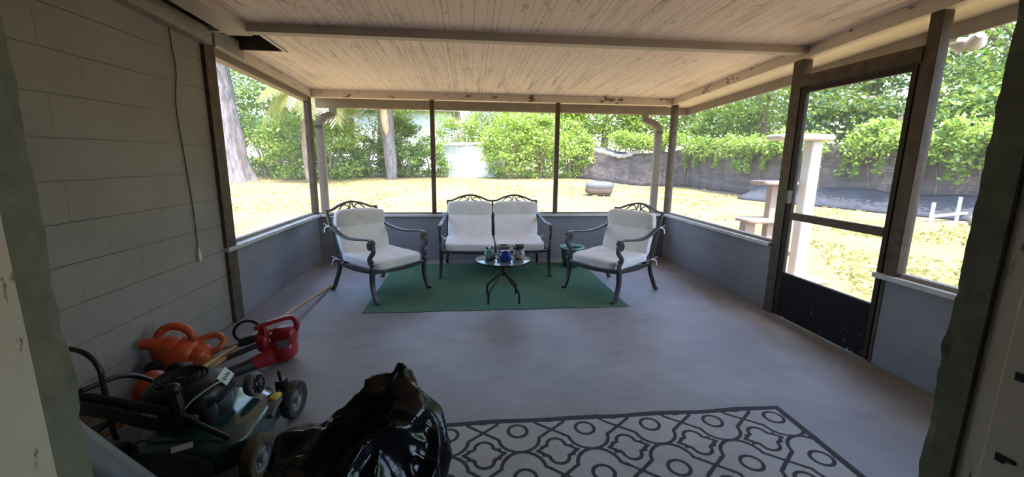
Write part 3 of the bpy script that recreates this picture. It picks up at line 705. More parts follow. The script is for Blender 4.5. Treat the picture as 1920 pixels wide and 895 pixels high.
# frog planter
fr = thing('frog_planter', 'pale blue-green ceramic frog planter with raised eyes on the glass table', 'planter', (.185, 3.89, TZ), math.radians(8))
m = MB().blob((0, 0, .045), (.050, .042, .048), 2.6, 10); m.blob((0, -.012, .092), (.040, .036, .026), 2.2, 8)
for s in (-1, 1): m.blob((s*.040, -.030, .018), (.014, .022, .018), 2, 6); m.blob((s*.018, -.045, .03), (.010, .012, .022), 2, 6)
m.build('body', M_['ceramic_frog'], fr, smooth='all')
for s in (-1, 1):
    m = MB().blob((s*.024, -.020, .118), (.016, .013, .017), 2, 6); e = m.build('eye', M_['ceramic_frog'], fr, smooth='all')
    MB().blob((s*.024, -.034, .119), (.008, .004, .009), 2, 5).build('pupil', M_['black_plastic'], e, smooth='all')
# clay pot behind, cobalt jar in front
m = MB().lathe([(.045, 0), (.058, .01), (.064, .06), (.062, .085), (.068, .09), (.070, .112), (.062, .114), (.056, .105), (.052, .06), (.02, .055)], n=36)
o = m.build('clay_pot', M_['ceramic_taupe'], smooth=True, loc=(0, 0, 0)); o.location = (.325, 4.005, TZ); tag(o, 'round taupe clay pot standing behind the cobalt blue jar', 'pot')
bj = thing('blue_jar', 'squat cobalt blue glazed jar at the front of the glass table', 'jar', (.330, 3.815, TZ))
MB().blob((0, 0, .040), (.056, .050, .040), 4, 10, lambda p: Vector((p.x*(1+.1*p.z/.04*-1), p.y, p.z))).build('body', M_['ceramic_blue'], bj, smooth='all')
MB().lathe([(.034, .070), (.036, .085), (.046, .092), (.046, .097), (.032, .096), (.028, .080)], n=32).build('neck', M_['ceramic_blue'], bj, smooth=True)
# owl planter with succulent
ow = thing('owl_planter', 'grey-white owl shaped pot holding a spiky dark succulent on the glass table', 'planter', (.468, 3.90, TZ), math.radians(-8))
MB().blob((0, 0, .047), (.058, .052, .048), 2.3, 12, lambda p: p*(1+.03*math.sin(p.x*160)*math.cos(p.z*150))).lathe([(.046, .080), (.048, .094), (.042, .094), (.038, .085)]).build('pot_body', M_['ceramic_owl'], ow, smooth='all')
for s in (-1, 1): MB().blob((s*.020, -.046, .062), (.014, .008, .014), 2, 6).blob((s*.020, -.053, .062), (.006, .004, .006), 2, 4).build('eye', M_['ceramic_taupe'], ow, smooth='all')
m = MB().lathe([(.04, .084), (.04, .087)]); m.build('soil', M_['soil'], ow)
m = MB()
for k in range(26):
    a = k*2.4; r = .018+.042*(k/26); el = 1.25-.9*(k/26); c, s = math.cos(a), math.sin(a)
    Lf = .05+.012*(k % 3); p0 = Vector((c*.006, s*.006, .088)); d = Vector((c*math.cos(el), s*math.cos(el), math.sin(el)))
    m.tube([p0, p0+d*Lf*.5, p0+d*Lf*.85, p0+d*Lf], [.005, .009, .006, .0008], 5)
m.build('succulent', M_['succulent'], ow, smooth=True)
# big green glazed pot
gp = thing('glazed_floor_pot', 'empty green glazed pot with pale rim beside the right armchair', 'pot', (1.295, 5.12, .006))
MB().lathe([(.095, 0), (.105, .01), (.128, .12), (.135, .20), (.132, .235), (.12, .23), (.115, .12), (.09, .03), (.02, .025)], n=40).build('pot_body', M_['green_glaze'], gp, smooth=True)
MB().lathe([(.128, .228), (.158, .238), (.165, .25), (.160, .262), (.130, .258), (.120, .240), (.122, .228), (.128, .228)], n=40, cap=False).build('rim', M_['pale_rim'], gp, smooth=True)

# ------------------------------------------------------------------ patterned rug
def rug():
    x0, x1, y0, y1 = -.72, 1.70, .83, 1.968; nx, ny = 300, 142
    X, Y = np.meshgrid(np.linspace(x0, x1, nx+1), np.linspace(y0, y1, ny+1))
    px, py = .343, .312; cx0, cy0 = .230, 1.865
    U = (X-cx0+px/2) % px - px/2; V = (Y-cy0+py/2) % py - py/2
    aU, aV = abs(U), abs(V)
    def disk(u, v, cx_, cy_, r): return np.hypot(u-cx_, v-cy_)-r
    med = np.minimum.reduce([disk(aU, aV, 0, .056, .098), np.maximum(aU-.118, aV-.045), (aU*.8+aV-.137)/1.28])
    d = abs(med)
    d = np.minimum(d, abs(np.hypot(U, V*1.0)-.047))
    U2 = (X-cx0) % px - px/2; V2 = (Y-cy0) % py - py/2; a2, b2 = abs(U2), abs(V2)
    star = np.minimum.reduce([disk(a2, b2, 0, .042, .044), np.maximum(a2-.070, b2-.030), (a2*.75+b2-.072)/1.25])
    d = np.minimum(d, abs(star))
    edge = np.minimum.reduce([X-x0, x1-X, y1-Y]); d = np.minimum(d, np.where(edge < .034, 0, edge-.034+.0085))
    line = np.clip((d-.0085)/.012+.5, 0, 1)
    Z = .006+.0012*np.sin(X*9+Y*3)+.0035*np.exp(-((X-.66-.12*(1.97-Y))/.012)**2)+.0025*np.exp(-((Y-1.70)/.02)**2)
    Yw = Y + np.where(Y > 1.9, .004*np.sin(X*14)*((Y-1.9)/.07), 0)
    vs = np.stack([X, Yw, Z], -1).reshape(-1, 3)
    i, j = np.meshgrid(np.arange(nx), np.arange(ny)); a = (j*(nx+1)+i).ravel()
    fs = np.stack([a, a+1, a+nx+2, a+nx+1], -1)
    me = bpy.data.meshes.new('patterned_rug'); me.from_pydata(vs.tolist(), [], fs.tolist()); me.update()
    at = me.attributes.new('line', 'FLOAT', 'POINT'); at.data.foreach_set('value', line.ravel().astype(np.float32))
    me.polygons.foreach_set('use_smooth', [True]*len(me.polygons)); me.materials.append(M_['rug'])
    o = bpy.data.objects.new('patterned_rug', me); C.objects.link(o); s = o.modifiers.new('t', 'SOLIDIFY'); s.thickness = .004; s.offset = -1
    return tag(o, 'pale woven rug with dark lattice and ring pattern and black border', 'rug')
rug()

# ------------------------------------------------------------------ black rubbish bag
def rubbish_bag():
    import bmesh
    bm = bmesh.new(); pts = []
    for i in range(14):
        a = 2*PI*i/14; c, q = math.cos(a), math.sin(a)
        pts += [(-.43+.33*c, 1.27+.33*q, .012), (-.425+.37*c, 1.26+.36*q, .11)]
    pts += [(-.245, 1.50, .555), (-.25, 1.45, .535), (-.22, 1.46, .49), (-.34, 1.50, .455), (-.45, 1.50, .43), (-.59, 1.46, .385), (-.67, 1.33, .31), (-.73, 1.22, .19),
            (-.50, 1.16, .37), (-.30, 1.14, .38), (-.13, 1.36, .34), (-.09, 1.30, .24), (-.12, 1.52, .22), (-.64, 1.10, .30), (-.40, .98, .25)]
    for p in pts: bm.verts.new(p)
    r = bmesh.ops.convex_hull(bm, input=bm.verts[:])
    bmesh.ops.delete(bm, geom=[v for v in bm.verts if not v.link_faces], context='VERTS')
    bmesh.ops.triangulate(bm, faces=bm.faces[:])
    bmesh.ops.subdivide_edges(bm, edges=[e for e in bm.edges if e.calc_length() > .25], cuts=1, use_grid_fill=True)
    bmesh.ops.triangulate(bm, faces=bm.faces[:])
    for _ in range(4):
        bmesh.ops.subdivide_edges(bm, edges=[e for e in bm.edges if e.calc_length() > .012], cuts=1, use_grid_fill=True); bmesh.ops.triangulate(bm, faces=bm.faces[:])
        bmesh.ops.smooth_vert(bm, verts=bm.verts[:], factor=.3, use_axis_x=True, use_axis_y=True, use_axis_z=True)
    pk = Vector((-.245, 1.50)); 
    for v in bm.verts:      # gathered neck drawn up to a point
        d = (Vector((v.co.x, v.co.y))-pk).length
        if v.co.z > .25: v.co.z += .105*max(0, 1-d/.24)**1.7
    bm.normal_update(); mv = []
    for v in bm.verts:
        p = v.co; q = Vector((p.x*2.2+p.z*1.6, p.y*2.2-p.z*.8, p.z*1.5))
        w_ = Vector((noise.noise(q*1.2), noise.noise(q*1.2+Vector((9, 0, 0))), 0))*.5
        def cr(sc, off, sharp): return max(0, 1-abs(noise.noise((q+w_)*sc+Vector(off)))*sharp)**1.3
        r1 = cr(1.5, (3.3, 1, 8), 4.0); r2 = cr(2.6, (1, 5, 2), 4.5); r3 = cr(5.5, (7, 2, 4), 5)
        low = noise.noise(p*3.2+Vector((5, 0, 0)))
        k = min(1, p.z/.05)
        mv.append(v.normal*(.055*r1+.022*r2+.005*r3-.035+.03*low)*k)
    for v, d in zip(bm.verts, mv): v.co += d; v.co.z = max(.011, v.co.z)
    m = MB(); bm.verts.index_update(); m.add([v.co.copy() for v in bm.verts], [tuple(x.index for x in f.verts) for f in bm.faces]); bm.free()
    return m
bagt = thing('rubbish_bag', 'full shiny black rubbish bag slumped at the corner of the patterned rug', 'bag', (-.47, 1.3, 0))
rubbish_bag().build('bag_body', M_['bag'], bagt, smooth='all', world=True)
# loose mouth of the bag: a pleated flap standing up at its far right
vs = []; na, nb = 30, 12
for i in range(na+1):
    u = i/na
    for j in range(nb+1):
        w_ = j/nb; base_ = Vector((-.48+.27*u, 1.46-.03*math.sin(u*PI), .37+.10*u)); tp = Vector((-.42+.155*u, 1.505+.012*math.sin(u*17), .440+.14*u**1.3))
        p = base_.lerp(tp, w_); p.y -= .020*math.sin(u*22+w_*3)*w_+.035*math.sin(w_*PI); p.x += .012*math.sin(u*31)*w_; vs.append(p)
MB().add(vs, [(i*(nb+1)+j, (i+1)*(nb+1)+j, (i+1)*(nb+1)+j+1, i*(nb+1)+j+1) for i in range(na) for j in range(nb)]).build('bag_mouth', M_['bag'], bagt, smooth='all', world=True)

# ------------------------------------------------------------------ lawn mower
mw = thing('lawn_mower', 'dark green push lawn mower with folded black handle by the rubbish bag', 'lawn mower', (-1.22, 1.88, 0), 0)
def rr(cx_, cy_, hx, hy, r, n=8):
    out = []
    for (sx, sy_, a0) in ((1, 1, 0), (-1, 1, 90), (-1, -1, 180), (1, -1, 270)):
        for i in range(n+1):
            a = math.radians(a0+90*i/n); out.append((cx_+sx*(hx-r)+r*math.cos(a), cy_+sy_*(hy-r)+r*math.sin(a)))
    return out
def loft(rings, mb=None):
    mb = mb or MB(); n = len(rings[0][0]); vs = [(x, y, z) for pts, z in rings for x, y in pts]; fs = []
    for k in range(len(rings)-1): fs += [(k*n+i, k*n+(i+1) % n, (k+1)*n+(i+1) % n, (k+1)*n+i) for i in range(n)]
    fs += [tuple(range(n))[::-1], tuple((len(rings)-1)*n+i for i in range(n))]; return mb.add(vs, fs)
dk = loft([(rr(-1.19, 1.88, .235, .27, .16), .055), (rr(-1.19, 1.88, .24, .275, .16), .07), (rr(-1.19, 1.88, .235, .27, .16), .135), (rr(-1.19, 1.88, .222, .255, .16), .165), (rr(-1.20, 1.88, .195, .22, .15), .188), (rr(-1.20, 1.88, .15, .18, .13), .198)])
dk.build('deck', M_['deck'], mw, smooth='all', world=True)
# rolled front nose over the axle
MB().tube(spline([(-.985, 2.13, .12), (-.972, 2.05, .150), (-.965, 1.96, .155), (-.962, 1.90, .13)], 6), 1, rect=(.05, .035), up=(0, 0, 1)).build('axle_bracket', M_['hubdark'], mw, smooth=True, world=True)
MB().blob((-.965, 2.0, .175), (.022, .035, .012), 3, 6).build('warning_sticker', M_['yellow'], mw, smooth='all', world=True)
for (x, y, r, m_, s) in ((-.925, 2.105, .095, 'tyre', 1), (-.895, 1.665, .095, 'tyre_brown', -1), (-1.47, 2.105, .095, 'tyre', 1), (-1.47, 1.665, .095, 'tyre', -1)):
    T = Matrix.Translation((x, y, r)) @ Matrix.Rotation(-.12, 4, 'Z') @ Matrix.Rotation(PI/2, 4, 'Y')
    wl = MB().lathe([(r*.62, -.024), (r*.94, -.026), (r, -.016), (r, .016), (r*.94, .026), (r*.62, .024), (r*.60, 0), (r*.62, -.024)], n=36, mat=T, cap=False).build('wheel', M_[m_], mw, smooth=True, world=True)
    h = MB().lathe([(r*.62, -.020), (r*.60, -.02), (r*.55, -.006), (r*.55, .006), (r*.60, .02), (r*.62, .02), (r*.62, -.02)], n=30, mat=T, cap=False)
    h.lathe([(.018, -.03), (.02, -.01), (.02, .01), (.018, .03)], n=12, mat=T)
    for k in range(10):
        a = k*PI/5; h.tube([T @ Vector((.015*math.cos(a), .015*math.sin(a), 0)), T @ Vector((r*.6*math.cos(a), r*.6*math.sin(a), 0))], 1, rect=(.02, .007), up=(1, 0, 0))
    inv = Matrix.Translation(mw.location).inverted()
    h.build('hub', M_['hub'], wl, smooth=True); wl.children[0].data.transform(inv)
m = MB().box((-.995, 2.07, .10), (-.955, 2.13, .215)).tube([(-.975, 2.10, .2), (-.985, 2.10, .262)], .009).tube([(-.99, 2.10, .21), (-.975, 2.06, .15), (-.97, 1.96, .14)], .010)
m.build('height_lever', M_['black_plastic'], mw, world=True, bevel=.003)
# engine: block, shroud with fan grille, tank, filter
loft([(rr(-1.25, 1.88, .12, .11, .05), .17), (rr(-1.25, 1.88, .12, .11, .05), .27)]).build('engine_block', M_['black_plastic'], mw, smooth=True, world=True)
eng = loft([(rr(-1.27, 1.88, .155, .12, .08), .265), (rr(-1.27, 1.88, .165, .13, .09), .285), (rr(-1.27, 1.88, .16, .125, .09), .325), (rr(-1.27, 1.88, .135, .105, .085), .352), (rr(-1.27, 1.88, .10, .08, .07), .36)]).build('engine_shroud', M_['black_plastic'], mw, smooth='all', world=True)
g_ = MB()
for k in range(5):
    r = .022+.018*k; g_.lathe([(r, .362), (r+.007, .366), (r+.007, .358), (r, .358)], c=(-1.30, 1.88, 0), n=28, cap=False)
for k in range(12):
    a = k*PI/6; g_.tube([(-1.30+.02*math.cos(a), 1.88+.02*math.sin(a), .363), (-1.30+.10*math.cos(a), 1.88+.10*math.sin(a), .355)], .003, 5)
gg_ = g_.build('fan_grille', M_['foam'], eng, world=False); gg_.data.transform(Matrix.Translation(-Vector(mw.location)))
m = MB()   # silver label with three dark slanted strokes, the wording is unreadable
T = TR((-1.125, 1.90, .345), ry=math.radians(50), rz=math.radians(12))
m.box((-.028, -.055, 0), (.028, .055, .004), mat=T); m.build('maker_label', M_['label'], mw, world=True, bevel=.002)
m = MB()
for u0, v0, l in ((-.010, -.034, .022), (-.006, -.012, .014), (-.008, .008, .018), (-.004, .028, .012)):
    m.tube([T @ Vector((u0, v0, .006)), T @ Vector((u0+l*.9, v0+l*.35, .006))], .0022, 4)
m.build('label_lettering', M_['black_plastic'], mw, world=True)
T = TR((-1.045, 1.97, .262), ry=math.radians(82), rz=math.radians(-12))
m = MB().lathe([(.02, -.02), (.05, -.015), (.056, .0), (.056, .02), (.05, .028), (.044, .028), (.044, .018), (.0, .018)], mat=T, n=30); m.build('air_filter_cover', M_['hubdark'], mw, smooth=True, world=True)
m = MB()
for k in range(9): a = k*2*PI/9; m.tube([T @ Vector((.012*math.cos(a), .012*math.sin(a), .022)), T @ Vector((.044*math.cos(a), .044*math.sin(a), .024))], .0045, 5)
m.build('filter_fins', M_['black_plastic'], mw, world=True)
loft([(rr(-1.20, 1.755, .10, .035, .03), .22), (rr(-1.20, 1.755, .105, .04, .03), .25), (rr(-1.20, 1.755, .10, .035, .03), .29)]).build('fuel_tank', M_['black_plastic'], mw, smooth=True, world=True)
T = TR((-1.20, 1.714, .262), rx=math.radians(90)); MB().box((-.06, -.012, 0), (.06, .012, .003), mat=T).build('side_label', M_['label'], mw, world=True)
MB().lathe([(.024, .29), (.026, .305), (.02, .312), (.0, .312)], c=(-1.16, 1.755, 0), n=18).build('fuel_cap', M_['foam'], mw, smooth=True, world=True)
# handle: lower bars, cross clamp, foam grip
MB().tube(spline([(-1.42, 2.06, .16), (-1.50, 2.02, .26), (-1.56, 1.92, .36), (-1.60, 1.75, .385)], 6), .0115, 8).build('handle_bar', M_['black_plastic'], mw, smooth=True, world=True)
m = MB().tube(spline([(-1.00, 1.665, .19), (-1.08, 1.67, .235), (-1.20, 1.69, .30)], 6), .0115, 8); m.build('handle_bar', M_['black_plastic'], mw, smooth=True, world=True)
MB().tube(spline([(-1.62, 1.735, .372), (-1.50, 1.715, .362), (-1.35, 1.70, .33), (-1.215, 1.69, .30)], 6), .019, 10).build('foam_grip', M_['foam'], mw, smooth=True, world=True)
MB().tube(spline([(-1.60, 1.70, .34), (-1.45, 1.675, .325), (-1.28, 1.665, .27), (-1.20, 1.67, .262)], 6), 1, rect=(.012, .05), up=(0, 0, 1)).build('bail_lever', M_['black_plastic'], mw, smooth=True, world=True)
MB().tube(spline([(-1.225, 1.715, .40), (-1.205, 1.70, .36), (-1.19, 1.688, .30), (-1.20, 1.68, .255)], 6), 1.0, rect=(.034, .026), up=(1, 0, 0)).blob((-1.215, 1.70, .40), (.03, .025, .028), 2.4, 6).build('handle_knob', M_['black_plastic'], mw, smooth=True, world=True)
MB().tube(spline([(-1.19, 1.70, .30), (-1.15, 1.715, .345), (-1.09, 1.75, .385), (-1.07, 1.79, .385)], 4), .0032, 5).build('starter_cord', M_['cord'], mw, smooth=True, world=True)
# soft black grass catcher, added to fill the dark area by the deck
def gbag(p): return p + Vector((noise.noise(p*9), noise.noise(p*9+Vector((4, 0, 0))), noise.noise(p*9+Vector((0, 7, 0)))))*.02
MB().blob((-1.20, 1.44, .125), (.22, .13, .12), 3, 14, gbag).build('grass_catcher', M_['black_cloth'], mw, smooth='all', world=True)
T = TR((-1.14, 1.60, .205), rx=math.radians(35), rz=.5); MB().box((-.035, -.012, .0), (.035, .012, .003), mat=T).build('catcher_label', M_['label'], mw, world=True)

# ------------------------------------------------------------------ leaf blowers and sticks
ob = thing('leaf_blower', 'bright orange electric leaf blower with looped top handle against the block wall', 'leaf blower', (-1.76, 2.56, 0))
MB().blob((-1.765, 2.56, .155), (.125, .11, .105), 2.3, 12).blob((-1.80, 2.54, .20), (.09, .08, .075), 2.4, 8).blob((-1.70, 2.57, .14), (.11, .085, .075), 2.6, 8).blob((-1.71, 2.565, .06), (.10, .075, .055), 3, 8).blob((-1.79, 2.56, .05), (.085, .075, .048), 3, 8).build('fan_housing', M_['orange'], ob, smooth='all', world=True)
MB().tube(spline([(-1.83, 2.52, .21), (-1.845, 2.53, .285), (-1.80, 2.55, .335), (-1.73, 2.57, .325), (-1.685, 2.58, .265), (-1.70, 2.57, .20)], 7), .0235, 12).build('top_handle', M_['orange'], ob, smooth=True, world=True)
MB().tube([(-1.82, 2.52, .235), (-1.88, 2.49, .262), (-1.905, 2.475, .268)], [.045, .033, .028], 14).build('rear_knob', M_['orange'], ob, smooth=True, world=True)
MB().tube([(-1.72, 2.55, .12), (-1.64, 2.56, .105), (-1.57, 2.50, .09), (-1.53, 2.44, .08)], [.09, .072, .055, .045], 14).build('nozzle', M_['orange2'], ob, smooth=True, world=True)
MB().tube(spline([(-1.71, 2.60, .18), (-1.66, 2.64, .225), (-1.59, 2.66, .232), (-1.55, 2.65, .20), (-1.56, 2.61, .165), (-1.62, 2.58, .14)], 7), .0195, 12).build('rear_handle', M_['orange2'], ob, smooth=True, world=True)
T = TR((-1.665, 2.478, .135), rx=math.radians(60), rz=.5); MB().box((-.022, -.011, 0), (.022, .011, .003), mat=T).build('logo_plate', M_['label'], ob, world=True, bevel=.001)
MB().tube([(-1.83, 2.48, .12), (-1.81, 2.455, .10)], [.07, .062], 20).build('air_intake', M_['black_plastic'], ob, smooth=True, world=True)
o2 = thing('string_trimmer', 'orange domed string trimmer head with white logo beside the mower engine', 'string trimmer', (-1.66, 2.2, 0))
MB().blob((-1.62, 2.14, .16), (.085, .085, .10), 2.2, 10, lambda p: Vector((p.x*(1-.25*max(0, p.z)/.1), p.y, p.z))).build('motor_housing', M_['orange'], o2, smooth='all', world=True)
m = MB()
for k in range(5): m.tube([(-1.55, 2.085+.012*k, .225-.010*abs(k-2)), (-1.545, 2.08+.012*k, .175)], .003, 4)
m.build('vent_slots', M_['black_plastic'], o2, world=True)
T = TR((-1.567, 2.062, .155), rx=math.radians(75), rz=.55); MB().box((-.020, -.012, 0), (.020, .012, .003), mat=T).build('logo_plate', M_['white'], o2, world=True)
MB().tube(spline([(-1.58, 2.20, .22), (-1.52, 2.17, .27), (-1.46, 2.12, .275), (-1.41, 2.09, .25)], 6), [.018+.006*math.sin(i*.3) for i in range(19)], 10).build('rear_grip', M_['foam'], o2, smooth=True, world=True)
MB().tube([(-1.66, 2.10, .13), (-1.75, 1.95, .07), (-1.84, 1.78, .03)], [.02, .016, .016], 10).build('shaft', M_['darktube'], o2, smooth=True, world=True)
MB().tube([(-1.78, 2.33, .035), (-1.60, 2.42, .10), (-1.46, 2.50, .15), (-1.32, 2.58, .19)], .017, 10).build('spare_boom', M_['darktube'], o2, smooth=True, world=True)
# wooden broom handles
p0, p1 = Vector((-1.455, 4.40, .016)), Vector((-1.50, 2.02, .20))
o = MB().tube([p0, p0.lerp(p1, .3), p0.lerp(p1, .7), p1], .0135, 12).build('broom_handle', M_['stick'], smooth=True); tag(o, 'long bare pine broom handle running out past the red blower', 'broom handle')
o = MB().tube([(-1.36, 2.74, .135), (-1.46, 2.50, .155), (-1.60, 2.20, .10), (-1.78, 1.86, .015)], .0125, 12).build('rake_handle', M_['stick'], smooth=True); tag(o, 'shorter varnished wooden handle lying beside the orange blower', 'rake handle')
# red trimmer with black loop handle
rt = thing('loop_handle_trimmer', 'red string trimmer with round black loop handle and silver shaft', 'string trimmer', (-1.42, 2.68, 0))
c = Vector((-1.46, 2.75, .215)); ring = [c+Vector((.062*math.cos(a)*1.05, .03*math.cos(a), .070*math.sin(a))) for a in [2*PI*i/28 for i in range(28)]]
MB().tube(ring, .0085, 8, closed=True).build('loop_handle', M_['foam'], rt, smooth=True, world=True)
MB().tube([(-1.60, 2.61, .14), (-1.50, 2.66, .16), (-1.44, 2.69, .172)], .009, 8).build('shaft', M_['steel'], rt, smooth=True, world=True)
MB().tube([(-1.475, 2.675, .165), (-1.44, 2.69, .172), (-1.40, 2.71, .18)], [.026, .03, .026], 12).build('clamp', M_['black_plastic'], rt, smooth=True, world=True)
MB().tube([(-1.41, 2.70, .178), (-1.35, 2.73, .19), (-1.30, 2.75, .20)], [.022, .026, .034], 12).blob((-1.345, 2.70, .15), (.035, .03, .055), 3, 8).build('motor_grip', M_['red'], rt, smooth='all', world=True)
# dark red blower standing at the right
rb = thing('leaf_blower', 'dark red cordless leaf blower standing on the open floor', 'leaf blower', (-1.26, 2.74, 0))
MB().blob((-1.255, 2.76, .078), (.092, .085, .076), 2.8, 12).blob((-1.24, 2.775, .165), (.078, .066, .072), 3.2, 10).build('fan_housing', M_['red'], rb, smooth='all', world=True)
MB().tube(spline([(-1.335, 2.72, .145), (-1.345, 2.72, .235), (-1.345, 2.72, .262)], 6), [1]*13, rect=(.04, .034), up=(1, 0, 0)).build('front_strut', M_['red'], rb, smooth=True, world=True, bevel=.006)
MB().tube(spline([(-1.385, 2.70, .250), (-1.34, 2.72, .268), (-1.26, 2.76, .285), (-1.20, 2.79, .290), (-1.175, 2.80, .265), (-1.165, 2.80, .215), (-1.19, 2.79, .17)], 6), 1, rect=(.034, .026), up=(0, 0, 1)).build('grip_handle', M_['red'], rb, smooth=True, world=True, bevel=.006)
MB().tube([(-1.28, 2.68, .07), (-1.34, 2.63, .058), (-1.37, 2.60, .052)], [.055, .047, .042], 14).build('outlet_collar', M_['red'], rb, smooth=True, world=True)
MB().tube([(-1.36, 2.61, .053), (-1.45, 2.52, .047), (-1.56, 2.40, .044)], [.040, .036, .040], 14).build('blower_tube', M_['darktube'], rb, smooth=True, world=True)
MB().box((-.035, -.002, -.03), (.035, .002, .03), mat=TR((-1.215, 2.688, .14), rz=.25)).build('side_plate', M_['grey_plastic'], rb, world=True, bevel=.001)
# bent black tube handle near the wall
o = MB().tube(spline([(-1.70, 1.80, .548), (-1.62, 1.775, .556), (-1.555, 1.76, .535), (-1.515, 1.75, .48), (-1.512, 1.75, .40), (-1.515, 1.76, .20), (-1.52, 1.80, .0)], 7), .0105, 10).build('bent_handle', M_['black_plastic'], smooth=True)
tag(o, 'bent black metal tube handle sticking up behind the mower', 'handle')
# grey plastic pipe across the bottom left corner
m = MB().tube([(-1.26, 1.22, .60), (-1.14, 1.26, .40), (-1.00, 1.30, .18), (-.93, 1.32, .07)], [.055]*4, 24)
tag(m.build('grey_pipe', M_['grey_plastic'], smooth=True), 'thick grey plastic pipe leaning beside the left door jamb', 'pipe')
tag(MB().tube([(-1.92, 1.98, .01), (-1.82, 2.10, .014), (-1.66, 2.28, .018)], .012, 8).build('edging_pole', M_['darktube'], smooth=True), 'thin black pole on the floor against the block wall', 'pole')

# pull cord on the wall
cd = thing('wall_cord', 'thin dangling cord with a plug end on the left block wall', 'cord', (XL, 3.12, .6))
MB().tube(spline([(XL+.012, 3.125, 2.22), (XL+.010, 3.135, 2.05), (XL+.008, 3.15, 1.9), (XL+.010, 3.10, 1.66), (XL+.008, 3.12, 1.35), (XL+.008, 3.14, 1.0), (XL+.010, 3.135, .70)], 8), .0035, 6).build('cord_line', M_['darkcord'], cd, smooth=True, world=True)
MB().box((XL+.002, 3.118, .600), (XL+.022, 3.148, .665)).box((XL+.006, 3.126, .665), (XL+.018, 3.142, .70)).build('plug', M_['cord'], cd, world=True, bevel=.004)

# ------------------------------------------------------------------ outside, close to the porch
def downspout(x, s, label):
    d = thing('downspout', label, 'downspout', (x, D+.2, gz(x, D+.2)), 0, 'downspouts at the porch corners')
    xo = x - s*.10
    MB().tube([(xo, D+.47, 2.01), (xo, D+.47, 1.93), (xo+s*.03, D+.44, 1.90), (x-s*.03, D+.24, 1.84), (x, D+.21, 1.80), (x, D+.21, -.1)], 1, rect=(.095, .06), up=(0, 1, 0)).build('pipe', M_['fascia'], d, world=True, bevel=.008)
    for z in (1.72, .3): MB().box((x-.045, D+.151, z), (x+.045, D+.245, z+.03)).build('strap', M_['post'], d, world=True)
downspout(XL+.03, -1, 'brown downspout with offset elbow outside the far left corner post')
downspout(XR-.09, 1, 'brown downspout with offset elbow outside the far right corner post')
fl_ = thing('flood_light', 'white flood light fixed under the right eave above the screen door', 'light', (3.22, 2.62, 2.15))
MB().lathe([(.05, 0), (.05, .02), (.03, .03)], c=(3.20, 2.66, 2.13)).tube([(3.20, 2.66, 2.15), (3.22, 2.64, 2.15)], .014).build('mount', M_['white'], fl_, smooth=True, world=True)
for dy in (-.09, .05):
    T = TR((3.24, 2.64+dy, 2.14), rx=dy*9, ry=math.radians(115)); MB().lathe([(.018, -.03), (.03, -.01), (.052, .05), (.055, .06), (.045, .062), (.0, .055)], mat=T, n=20).build('lamp_head', M_['white'], fl_, smooth=True, world=True)
# cat tree
ct = thing('cat_tree', 'tall carpeted cat tree with three platforms outside the screen door', 'cat tree', (4.15, 4.72, gz(4.15, 4.72)))
gc = gz(4.15, 4.72)
MB().box((3.50, 4.55, gc), (4.40, 5.15, gc+.04)).build('base', M_['carpet_tan'], ct, world=True, bevel=.01)
MB().box((4.02, 4.66, gc+.04), (4.16, 4.80, 1.60)).build('main_post', M_['carpet'], ct, world=True, bevel=.02)
m = MB().blob((3.90, 4.72, 1.635), (.345, .19, .036), 5, 10); m.build('top_platform', M_['carpet'], ct, smooth='all', world=True)
MB().box((3.73, 4.86, gc+.04), (3.83, 4.96, 1.07)).build('side_post', M_['carpet_tan'], ct, world=True, bevel=.01)
MB().blob((3.78, 4.90, 1.095), (.24, .17, .028), 5, 10).build('middle_platform', M_['carpet_tan'], ct, smooth='all', world=True)
MB().blob((3.68, 4.95, .62), (.26, .17, .030), 5, 10).build('lower_platform', M_['carpet_tan'], ct, smooth='all', world=True)
MB().box((3.46, 4.90, gc+.04), (3.60, 5.02, .59)).build('low_post', M_['carpet_tan'], ct, world=True, bevel=.01)
MB().box((3.60, 4.8, .18), (4.1, 5.08, .22)).build('bottom_shelf', M_['carpet_tan'], ct, world=True, bevel=.01)
# twig by the door
o = MB().tube([(3.50, 3.60, gz(3.5, 3.6)+.01), (3.58, 3.70, gz(3.5, 3.6)+.05), (3.70, 3.84, gz(3.5, 3.6)+.13)], [.014, .012, .006], 6).build('fallen_branch', M_['bark_brown'], smooth=True); tag(o, 'short broken branch on the sand just outside the door', 'branch')

def G(x, y): return gz(x, y)
# pvc frame and ball
pv = thing('pvc_frame', 'pale blue plastic pipe frame standing on the lawn at far right', 'pipe frame', (12.3, 9.6, G(12.3, 9.6)))
zz = G(12.3, 9.6)
MB().tube([(11.75, 9.5, zz), (11.75, 9.5, zz+.50)], .04).build('upright', M_['pvc'], pv, smooth=True, world=True)
MB().tube([(12.75, 9.7, zz), (12.75, 9.7, zz+.62)], .04).build('upright', M_['pvc'], pv, smooth=True, world=True)
MB().tube([(11.75, 9.5, zz+.14), (12.75, 9.7, zz+.18), (13.2, 9.8, zz+.18)], .04).build('crossbar', M_['pvc'], pv, smooth=True, world=True)
o = MB().blob((0, 0, .16), (.24, .22, .17), 2, 8).build('garden_ball', M_['bark_brown'], smooth='all'); o.location = (12.35, 8.9, G(12.3, 8.9)-.02); tag(o, 'dull brown ball on the lawn beside the pipe frame', 'ball')

